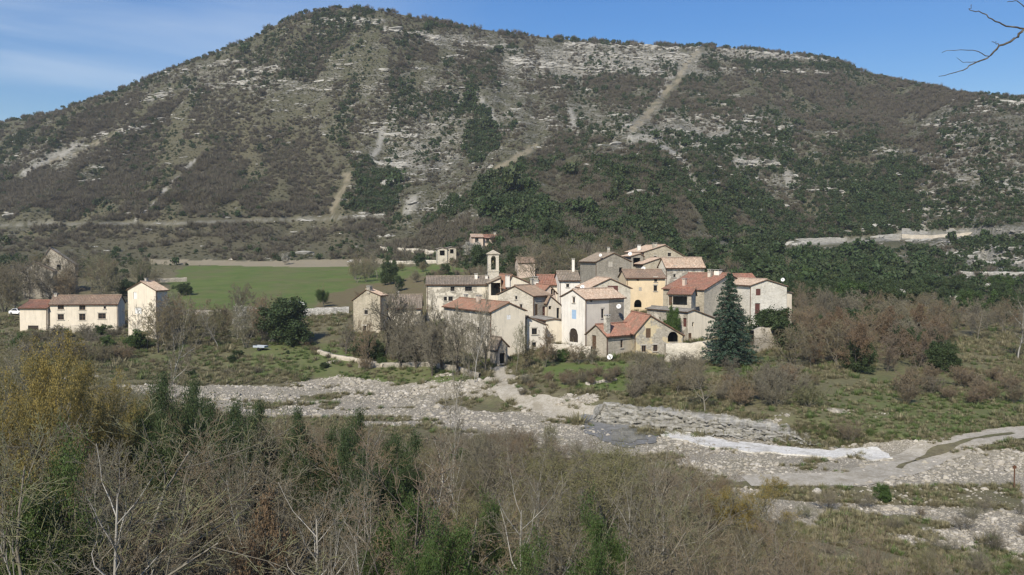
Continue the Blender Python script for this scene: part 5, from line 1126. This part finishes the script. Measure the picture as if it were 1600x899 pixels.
# ------------------------------------------------------------------ tracks, ford, walls, small things
def drape(name, pts, wds, mat, lift=.06, seg=.8, label=None, kind='structure', edge=.5, cross=6):
    P = [GP(*p) for p in pts]; path = []; 
    for a, b, wa, wb in zip(P[:-1], P[1:], wds[:-1], wds[1:]):
        n = max(1, int((b - a).length / seg))
        for i in range(n): path.append((a.lerp(b, i / n), wa + (wb - wa) * i / n))
    path.append((P[-1], wds[-1])); xy = np.array([(p.x, p.y) for p, _ in path]); k = min(9, len(xy) | 1)
    xs = np.convolve(np.pad(xy[:, 0], k // 2, mode='edge'), np.ones(k) / k, 'valid')[:len(xy)]; ys = np.convolve(np.pad(xy[:, 1], k // 2, mode='edge'), np.ones(k) / k, 'valid')[:len(xy)]
    V = []; 
    for i in range(len(xs)):
        j0, j1 = max(0, i - 1), min(len(xs) - 1, i + 1); t = np.array([xs[j1] - xs[j0], ys[j1] - ys[j0]]); t /= np.hypot(*t) + 1e-9; nn = np.array([-t[1], t[0]]); w_ = path[i][1]
        for c in range(cross + 1):
            s = (c / cross - .5) * w_; s += (edge * (float(fbm(i * .35, c * 9.0 + 3, 7, 2)) - .5) * 2 if c in (0, cross) else 0)
            x, y = xs[i] + nn[0] * s, ys[i] + nn[1] * s; V.append((x, y, float(H(x, y)) + lift))
    m = cross + 1; Fq = [(i * m + c, i * m + c + 1, (i + 1) * m + c + 1, (i + 1) * m + c) for i in range(len(xs) - 1) for c in range(cross)]
    o = bpy.data.objects.new(name, npmesh(name, V, Fq, mat, smooth=True)); col.objects.link(o); o['kind'] = kind; return o
def dirtmat(name, a, b, c):
    t = NT(name); n = t.noise(1.2, 5, .65); n2 = t.noise(9, 4, .7); v = t.vor(6, 'Color')
    x = t.mix(t.ramp(n, (.35, 0.0), (.65, 1.0)), a, b); x = t.mix(t.ramp(n2, (.45, 0.0), (.7, .6)), x, c); x = t.mix(.45, x, t.mix(v, c, b)); x = t.mix(t.ramp(t.noise(.45, 6, .7), (.48, 0.0), (.62, .7)), x, c); t.bump(n2, .5, .08); M[name] = t.out(x)
dirtmat('dirt', (0.32, 0.29, 0.23), (0.50, 0.46, 0.385), (0.24, 0.21, 0.15)); dirtmat('ford', (0.60, 0.58, 0.53), (0.80, 0.78, 0.72), (0.36, 0.34, 0.29)); dirtmat('wet', (0.17, 0.17, 0.165), (0.24, 0.24, 0.23), (0.12, 0.115, 0.10))
drape('village_path', [(786, 570), (778, 582), (782, 598), (800, 618), (845, 635), (900, 648), (950, 660)], [3.2, 3.2, 3.4, 3.6, 4, 4.6, 6], M['dirt'])
drape('river_track', [(1150, 752), (1230, 752), (1310, 752), (1375, 742), (1425, 724), (1470, 704), (1520, 687), (1600, 675), (1760, 668)], [3, 4, 4.4, 4.6, 4.6, 4.4, 4.2, 4.2, 4.2], M['dirt'])
drape('grass_strip', [(1400, 735), (1440, 718), (1480, 700), (1525, 686.5), (1600, 676)], [.3, .7, .9, .9, .7], GM, lift=.09, cross=3)
drape('meadow_path', [(1425, 528), (1480, 537), (1540, 549)], [1.6, 1.8, 1.6], M['dirt'], lift=.1)
def area(name, P, mat, lift, thick=0.0, n=36):
    import bmesh
    pts = [GP(*p) for p in P]; bm = bmesh.new(); zz = max(p.z for p in pts) if False else None
    out = []
    for a, b in zip(pts, pts[1:] + pts[:1]):
        k = max(1, int((b - a).length / .7))
        for i in range(k):
            q = a.lerp(b, i / k); out.append(Vector((q.x + (float(fbm(q.x, q.y, 3, 3)) - .5) * 1.4, q.y + (float(fbm(q.x * .8, q.y * .8, 9, 3)) - .5) * 3.2, 0)))
    for q in out: q.z = float(H(q.x, q.y)) + lift
    vs = [bm.verts.new(q) for q in out]; f = bm.faces.new(vs)
    bmesh.ops.triangulate(bm, faces=[f])
    for _ in range(1): bmesh.ops.subdivide_edges(bm, edges=[e for e in bm.edges if not e.is_boundary and e.calc_length() > 2], cuts=2)
    for v in bm.verts: v.co.z = float(H(v.co.x, v.co.y)) + lift
    if thick:
        r = bmesh.ops.extrude_face_region(bm, geom=bm.faces[:]); 
        for g in r['geom']:
            if isinstance(g, bmesh.types.BMVert): g.co.z -= thick
    me = bpy.data.meshes.new(name); bm.to_mesh(me); bm.free(); me.materials.append(mat); o = bpy.data.objects.new(name, me); col.objects.link(o); o['kind'] = 'structure'; return o
t = NT('water'); t.b.inputs['Roughness'].default_value = .08; t.b.inputs['Specular IOR Level'].default_value = .5; t.bump(t.noise(2.5, 3), .12, .02); M['water'] = t.out(t.mix(t.noise(.6, 4), (0.10, 0.105, 0.10), (0.20, 0.195, 0.17)))
area('ford_paving', [(905, 650), (965, 653), (1015, 664), (1028, 678), (1022, 696), (985, 700), (940, 690), (912, 676)], M['wet'], .07)
area('river_water', [(955, 672), (990, 667), (1012, 672), (1014, 688), (985, 694), (958, 688)], M['water'], .11)
area('bleached_river_ledge', [(1016, 666), (1060, 677), (1130, 688), (1200, 697), (1290, 704), (1382, 706), (1402, 713), (1392, 720), (1300, 717), (1240, 713), (1170, 706), (1100, 697), (1052, 687), (1030, 680), (1036, 674)], M['ford'], .16, .5)
# the rocky bank
def rock_bank():
    T = [(925, 622), (985, 628), (1050, 640), (1110, 652), (1180, 664), (1250, 678), (1318, 692)]; Bm = [(930, 646), (985, 654), (1050, 668), (1110, 679), (1180, 689), (1250, 698), (1318, 704)]
    n = 240; m = 14; V = []
    for i in range(n + 1):
        px = 925 + (1318 - 925) * i / n; pb = float(np.interp(px, [p[0] for p in Bm], [p[1] for p in Bm])); pt_ = float(np.interp(px, [p[0] for p in T], [p[1] for p in T]))
        yb = float(np.interp(px, CX, D_FAR)); b = V3((px - 800) / F * yb, yb, H((px - 800) / F * yb, yb)); e = min(1, i / 12, (n - i) / 12); D1 = b.y + 1.0; zt = float(zat(pt_, D1)); z0 = b.z - .2
        for j in range(m + 1):
            t_ = j / m; lz = t_ * 5 + 1.2 * float(fbm(px / 60, 2, 5)); st = (math.floor(lz) + float(sstep(.55, .95, lz - math.floor(lz)))) / 5
            y = b.y - 1.2 + 1.5 * min(st, 1.1) + (float(fbm(px / 7, j * .9, 12, 3)) - .5) * 1.5; z = z0 + (zt - z0) * t_ * e + (float(fbm(px / 5, j * 1.1, 15, 3)) - .5) * .35
            if j == m: y += 3.4; z = float(H((px - 800) / F * y, y)) - .1
            V.append(((px - 800) / F * y, y, z))
    k = m + 1; Fq = [(i * k + j, (i + 1) * k + j, (i + 1) * k + j + 1, i * k + j + 1) for i in range(n) for j in range(m)]
    t = NT('bank_rock'); st_ = t.noise(1.0, 6, .7, sc=(.5, .5, 5)); n2 = t.noise(3, 5, .7); a = t.mix(t.ramp(st_, (.38, 0.0), (.6, 1.0)), (0.17, 0.16, 0.135), (0.38, 0.365, 0.325)); a = t.mix(t.ramp(n2, (.5, 0.0), (.68, .7)), a, (0.12, 0.115, 0.07)); t.bump(st_, .8, .3); t.out(a); M['bank_rock'] = t.m
    o = bpy.data.objects.new('rocky_bank', npmesh('rocky_bank', V, Fq, t.m)); col.objects.link(o); o['kind'] = 'structure'
rock_bank()
def wall(name, pts, h, th, mat, label, group=None, cat='wall', zoff=0.0, D=None):
    P = [GP(*p) if len(p) == 2 else V3((p[0] - 800) / F * p[2], p[2], H((p[0] - 800) / F * p[2], p[2])) for p in pts]; path = []
    for a, b in zip(P[:-1], P[1:]):
        n = max(1, int((b - a).length / .6)); path += [a.lerp(b, i / n) for i in range(n)]
    path.append(P[-1]); V = []; rs = random.Random(len(V) + int(pts[0][0]))
    for i, q in enumerate(path):
        a, b = path[max(0, i - 1)], path[min(len(path) - 1, i + 1)]; t_ = (b - a); t_.z = 0; t_.normalize(); nn = Vector((-t_.y, t_.x, 0)); z = float(H(q.x, q.y)); hh = h * (0.85 + .3 * float(fbm(i * .25, pts[0][0], 4, 2))) + rs.uniform(-.06, .06)
        jit = lambda s: nn * (s * th / 2 + rs.uniform(-.05, .05))
        for s, zz in ((-1, -.5), (-1, hh * .5), (-.8, hh), (.8, hh), (1, -.5)): c = Vector((q.x, q.y, z + zz)) + jit(s); V.append(tuple(c))
    Fq = [(i * 5 + j, (i + 1) * 5 + j, (i + 1) * 5 + j + 1, i * 5 + j + 1) for i in range(len(path) - 1) for j in range(4)]
    o = bpy.data.objects.new(name, npmesh(name, V, Fq, M[mat])); col.objects.link(o); return tag(o, label, cat, group)
wall('garden_wall', [(560, 574), (610, 573), (665, 572), (715, 580), (750, 592)], .7, .5, 'dark_stone', 'low curved dry stone wall leading to the start of the path')
wall('boundary_wall', [(1040, 566), (1075, 566), (1128, 562)], 2.9, .6, 'pale_stone', 'high pale stone wall joining the gable house to the conifer')
wall('retaining_wall', [(1176, 552), (1198, 548), (1215, 545)], 3.6, .8, 'grey_stone', 'tall grey stone retaining wall under the last limestone house')
wall('embankment_wall', [(858, 552), (885, 553), (925, 560)], 1.6, .6, 'pale_stone', 'stone retaining wall below the arched door of the white house')
wall('field_wall', [(264, 492), (300, 492), (345, 491)], 1.0, .5, 'dark_stone', 'long low grey wall along the near edge of the green field')
wall('field_wall', [(468, 494), (495, 492), (545, 490)], 1.6, .6, 'dry_stone', 'dry stone wall below the white car')
wall('terrace_wall', [(595, 391), (640, 394), (684, 399)], 1.5, .6, 'pale_stone', 'pale terrace wall left of the square hut')
wall('terrace_wall', [(608, 412), (650, 412), (692, 411)], 1.1, .5, 'pale_stone', 'pale terrace wall nearest to the green field')
wall('farm_wall', [(76, 522), (110, 520), (150, 521)], 1.6, .5, 'grey_stone', 'long low wall in front of the farmhouse')
wall('rubble_wall', [(498, 552), (525, 560), (560, 566), (600, 574)], .6, .9, 'grey_stone', 'broken white rubble wall above the garden')
wall('ruin_wall', [(240, 442), (270, 441), (292, 440)], 1.3, .5, 'dark_stone', 'short grey wall fragment at the left corner of the field')
def mountain_road(pts):
    V = []; px0, px1 = pts[0][0], pts[-1][0]; n = int((px1 - px0) / 3)
    for i in range(n + 1):
        px = px0 + (px1 - px0) * i / n; D = float(np.interp(px, GPX, LD[13])) - 2; z = float(zat(np.interp(px, [a for a, _ in pts], [b for _, b in pts]), D)) + (float(fbm(i * .4, 5, 3)) - .5) * .5; x = (px - 800) / F
        for dy, dz in ((-5, -5), (-.6, -1.9 + (float(fbm(i * .7, 2, 8)) - .5) * .8), (-.3, 0), (5.5, .15), (9, 3)): V.append((x * (D + dy), D + dy, z + dz))
    Fq = [(i * 5 + j, (i + 1) * 5 + j, (i + 1) * 5 + j + 1, i * 5 + j + 1) for i in range(n) for j in range(4)]
    o = bpy.data.objects.new('mountain_road', npmesh('mountain_road', V, Fq, [M['bank_rock'], M['grey_stone'], M['dirt']], [(0, 1, 2, 0)[k % 4] for k in range(len(Fq))])); col.objects.link(o); o['kind'] = 'structure'
mountain_road([(1226, 384), (1330, 379.5), (1400, 375), (1446, 372)]); mountain_road([(1408, 366), (1450, 368), (1520, 363), (1600, 359), (1760, 352)])
for k, (x0, x1, y0, y1) in enumerate([(1455, 1530, 398, 402), (1520, 1600, 412, 410), (1400, 1470, 432, 436), (1470, 1560, 446, 448), (1380, 1440, 455, 460), (1440, 1520, 466, 468), (1500, 1600, 428, 430)]):
    wall('scree_terrace', [(x0, y0), ((x0 + x1) / 2, (y0 + y1) / 2 + 1), (x1, y1)], 1.1, 1.0, 'dry_stone', 'pale dry stone terrace between dark oaks on the right slope', 'terraces on the right slope', 'terrace')
# satellite dishes
def dish_mesh(c, d, r):
    c = Vector(c); d = Vector(d).normalized(); a = d.orthogonal().normalized(); b = d.cross(a); mb = MB(); K = 14; rings = []
    for q, dep in ((0.02, 0.0), (.5, .06), (1.0, .22)):
        base = len(mb.v); rings.append(base)
        for i in range(K): t_ = 2 * math.pi * i / K; mb.v.append(tuple(c + (a * math.cos(t_) + b * math.sin(t_)) * r * q + d * dep * r))
    for r0_, r1_ in zip(rings[:-1], rings[1:]):
        for i in range(K): j = (i + 1) % K; mb.f.append((r0_ + i, r0_ + j, r1_ + j, r1_ + i)); mb.m.append(0)
    mb.tube([c - UPV * .02 - d * .03, c - d * .25, c - d * .3 - UPV * .5], .03, 5, m=1); mb.tube([c - b * r * .9 + d * .2 * r, c + d * r * .8], .018, 4, m=1); mb.box(c + d * r * .8, .05, .05, .07, m=1); return mb
def dish_on(hn, px, py, r=.55, D=None):
    hh = HOUSES[hn]; D = D or hh['B'].y - .4; c = (float(uat(px)) * D, D, float(zat(py, D)))
    o = dish_mesh(c, (-.35, -.85, .35), r).build('satellite_dish', [M['white_paint'], M['metal']], None)
    for v in o.data.vertices: v.co -= Vector(hh['root']['_o'])
    o.parent = hh['root']
dish_on('ruined_stone_house', 938, 399, .34); dish_on('white_stone_house', 1222.6, 437.4, .34, 155); dish_on('hilltop_house', 984, 397, .45); dish_on('pale_tall_house', 1005, 420, .42, 170); dish_on('white_house', 967, 479, .4, 141); dish_on('double_shutter_house', 910, 449, .4, 152)
dm = dish_mesh((float(uat(953.5)) * 129.6, 129.6, float(zat(558, 129.6))), (-.4, -.8, .45), .45)
c0 = Vector((float(uat(953.5)) * 129.9, 129.9, 0)); dm.tube([(c0.x, c0.y, float(H(c0.x, c0.y)) - .1), (c0.x, c0.y, float(zat(558, 129.9)))], .05, 6, m=1)
tag(dm.build('ground_dish', [M['white_paint'], M['dark_wood']], None, loc=(c0.x, c0.y, float(H(c0.x, c0.y)))), 'white satellite dish on a dark post against the rough stone cottage', 'satellite dish')
# cars
def car(px, py, yaw, label):
    p = GP(px, py); r = empty('parked_car', (p.x, p.y, p.z), label, 'car'); r.rotation_euler = (0, 0, yaw); del r['_o']; r['_o'] = (0, 0, 0)
    X = [-2.0, -1.95, -1.5, -.9, .25, .95, 1.85, 2.0, 2.0, -2.0]; Zt = [.35, .95, 1.02, 1.48, 1.5, .98, .82, .6, .3, .3]
    mb = MB(); wd = lambda z: .82 - max(0, z - .95) * .32
    for s in (-1, 1): mb.quad(*[(x, s * wd(z), z) for x, z in zip(X, Zt)])
    for i in range(len(X)): j = (i + 1) % len(X); mb.quad((X[i], -wd(Zt[i]), Zt[i]), (X[j], -wd(Zt[j]), Zt[j]), (X[j], wd(Zt[j]), Zt[j]), (X[i], wd(Zt[i]), Zt[i]))
    mb.build('body', M['car_white'], r)
    g = MB()
    for s in (-1, 1): g.quad(*[(x, s * (wd(z) + .012), z) for x, z in ((-1.3, 1.03), (.72, 1.03), (.2, 1.4), (-.85, 1.4))])
    g.quad(*[(x, y, z) for x, y, z in ((.95, -.7, 1.02), (.95, .7, 1.02), (.34, .6, 1.45), (.34, -.6, 1.45))]); g.quad(*[(x, y, z) for x, y, z in ((-1.47, -.68, 1.07), (-1.47, .68, 1.07), (-.98, .6, 1.44), (-.98, -.6, 1.44))])
    g.build('window_glass', M['glass'], r)
    for x in (-1.25, 1.25):
        for s in (-1, 1):
            wb = MB(); wb.tube([(x, s * .66, .32), (x, s * .86, .32)], .32, 14); wb.tube([(x, s * .861, .32), (x, s * .875, .32)], .18, 10, m=1); wb.build('wheel', [M['tyre'], M['metal']], r)
    for s in (-1, 1): hb = MB(); hb.box((1.97, s * .55, .68), .05, .16, .08); hb.build('headlight', M['white_paint'], r)
car(462, 478, .2, 'small white car parked at the near edge of the green field'); car(27, 492, -.3, 'white car half hidden behind the left edge of the cream garage')
def trailer():
    p = GP(406, 548); r = empty('garden_cart', tuple(p), 'low pale grey cart on two wheels standing on rough grass', 'cart'); mb = MB(); mb.box(p + UPV * .62, 1.2, .65, .06, Vector((.95, -.3, 0)), Vector((.3, .95, 0)))
    for s in (-1, 1): mb.box(p + UPV * .78 + Vector((.3, .95, 0)) * .65 * s, 1.2, .03, .16, Vector((.95, -.3, 0)), Vector((.3, .95, 0)))
    for s in (-1, 1): mb.box(p + UPV * .78 + Vector((.95, -.3, 0)) * 1.2 * s, .03, .65, .16, Vector((.95, -.3, 0)), Vector((.3, .95, 0)))
    mb.build('cart_bed', M['tarp'], r); w_ = Vector((.3, .95, 0))
    for s in (-1, 1): k = MB(); k.tube([p + UPV * .3 + w_ * .6 * s, p + UPV * .3 + w_ * .74 * s], .3, 12); k.build('wheel', M['tyre'], r)
    k = MB(); k.tube([p + UPV * .55 + Vector((1.1, -.35, 0)), p + UPV * .3 + Vector((2.2, -.7, 0))], .04, 6); k.build('drawbar', M['metal'], r)
trailer()
def boulder(px, py, s, label, name='boulder'):
    p = GP(px, py); o = bpy.data.objects.new(name, RK[int(px) % 4]); col.objects.link(o); o.location = p; o.scale = s; o.rotation_euler = (0, 0, px % 6); tag(o, label, 'boulder')
boulder(427, 534, (1.3, 1.1, 1.7), 'big pale boulder on the grass below the dark evergreen oak'); boulder(728, 586, (1.1, .6, .7), 'white boulder at the end of the curved garden wall'); boulder(520, 566, (1.6, 1, .8), 'wide white boulder beside the broken rubble wall'); boulder(872, 716, (.7, .5, .5), 'single white boulder on the gravel below the ford'); boulder(796, 592, (1.2, .9, 1.3), 'grey boulder at the right side of the village path')
def post():
    p = GP(1592, 764); h = float(zat(727, p.y)) - p.z; mb = MB(); mb.tube([p - UPV * .2, p + UPV * h], .055, 7); mb.box(p + UPV * (h - .18), .16, .03, .12); tag(mb.build('marker_post', M['rust'], None, loc=tuple(p)), 'rusty marker post with small plate beside the gravel at the right edge', 'post')
post()
# the tree that reaches into the upper right corner
def overhang():
    D = 9.0; X = lambda px, py, d=D: V3(float(uat(px, py)) * d, d, zat(py, d)); bx = float(uat(1900)) * D
    r = empty('overhanging_tree', (bx, D, float(H(bx, D))), 'dark bare branch reaching in against the sky at the upper right corner', 'tree')
    zb = float(H(bx, D)); tb = MB(); tb.tube([(bx, D, zb - .3), (bx - .1, D, zb + 4), (bx + .1, D + .1, CAMZ), (bx, D, CAMZ + 3), (bx - .2, D, CAMZ + 6)], [.2, .16, .13, .1, .05], 10); tb.build('trunk', M['dark_bark'], r, smooth=True)
    def br(P, r0, r1, nm='branch'):
        pts = [X(*p) for p in P]; out = [pts[0]]; rs = random.Random(int(P[-1][0]))
        for a, b in zip(pts[:-1], pts[1:]):
            for i in range(1, 5): out.append(a.lerp(b, i / 4) + Vector((rs.gauss(0, .005), rs.gauss(0, .005), rs.gauss(0, .005))))
        b_ = MB(); b_.tube(out, [r0 + (r1 - r0) * i / (len(out) - 1) for i in range(len(out))], 5); return b_
    m = br([(1895, 110), (1720, 78), (1640, 62), (1600, 45), (1585, 62), (1562, 72), (1545, 90), (1520, 100), (1500, 112), (1468, 120)], .02, .003)
    m2 = br([(1600, 45), (1578, 42), (1555, 34), (1535, 20), (1515, 17), (1518, 8)], .010, .003); m3 = br([(1545, 88), (1525, 80), (1500, 78), (1472, 81)], .005, .0025); m4 = br([(1562, 72), (1556, 68), (1550, 66)], .006, .003)
    m5 = br([(1640, 62), (1615, 25), (1590, 2), (1574, 3)], .008, .003); m6 = br([(1530, 97), (1505, 98), (1495, 90)], .004, .002); m7 = br([(1720, 78), (1680, 30), (1650, 0), (1600, -40)], .02, .006)
    allm = MB()
    for q in (m, m2, m3, m4, m5, m6, m7):
        o_ = len(allm.v); allm.v += q.v; allm.f += [tuple(i + o_ for i in f) for f in q.f]; allm.m += q.m
    allm.build('branch', M['dark_bark'], r, smooth=True)
overhang()

# ------------------------------------------------------------------ air
def haze():
    mb = MB(); mb.box((0, 1200, 130), 2600, 1500, 160); m = bpy.data.materials.new('haze'); m.use_nodes = True; n = m.node_tree.nodes; n.remove(n['Principled BSDF']); v = n.new('ShaderNodeVolumePrincipled')
    v.inputs['Color'].default_value = (0.92, 0.95, 1, 1); v.inputs['Density'].default_value = 0.00017; v.inputs['Anisotropy'].default_value = 0.2; m.node_tree.links.new(v.outputs[0], n['Material Output'].inputs['Volume'])
    tag(mb.build('haze', m, None), 'thin pale air between the viewpoint and the mountain', 'haze', kind='stuff'); S.cycles.volume_bounces = 0
haze()
for o in list(bpy.data.objects):
    if '_o' in o: del o['_o']
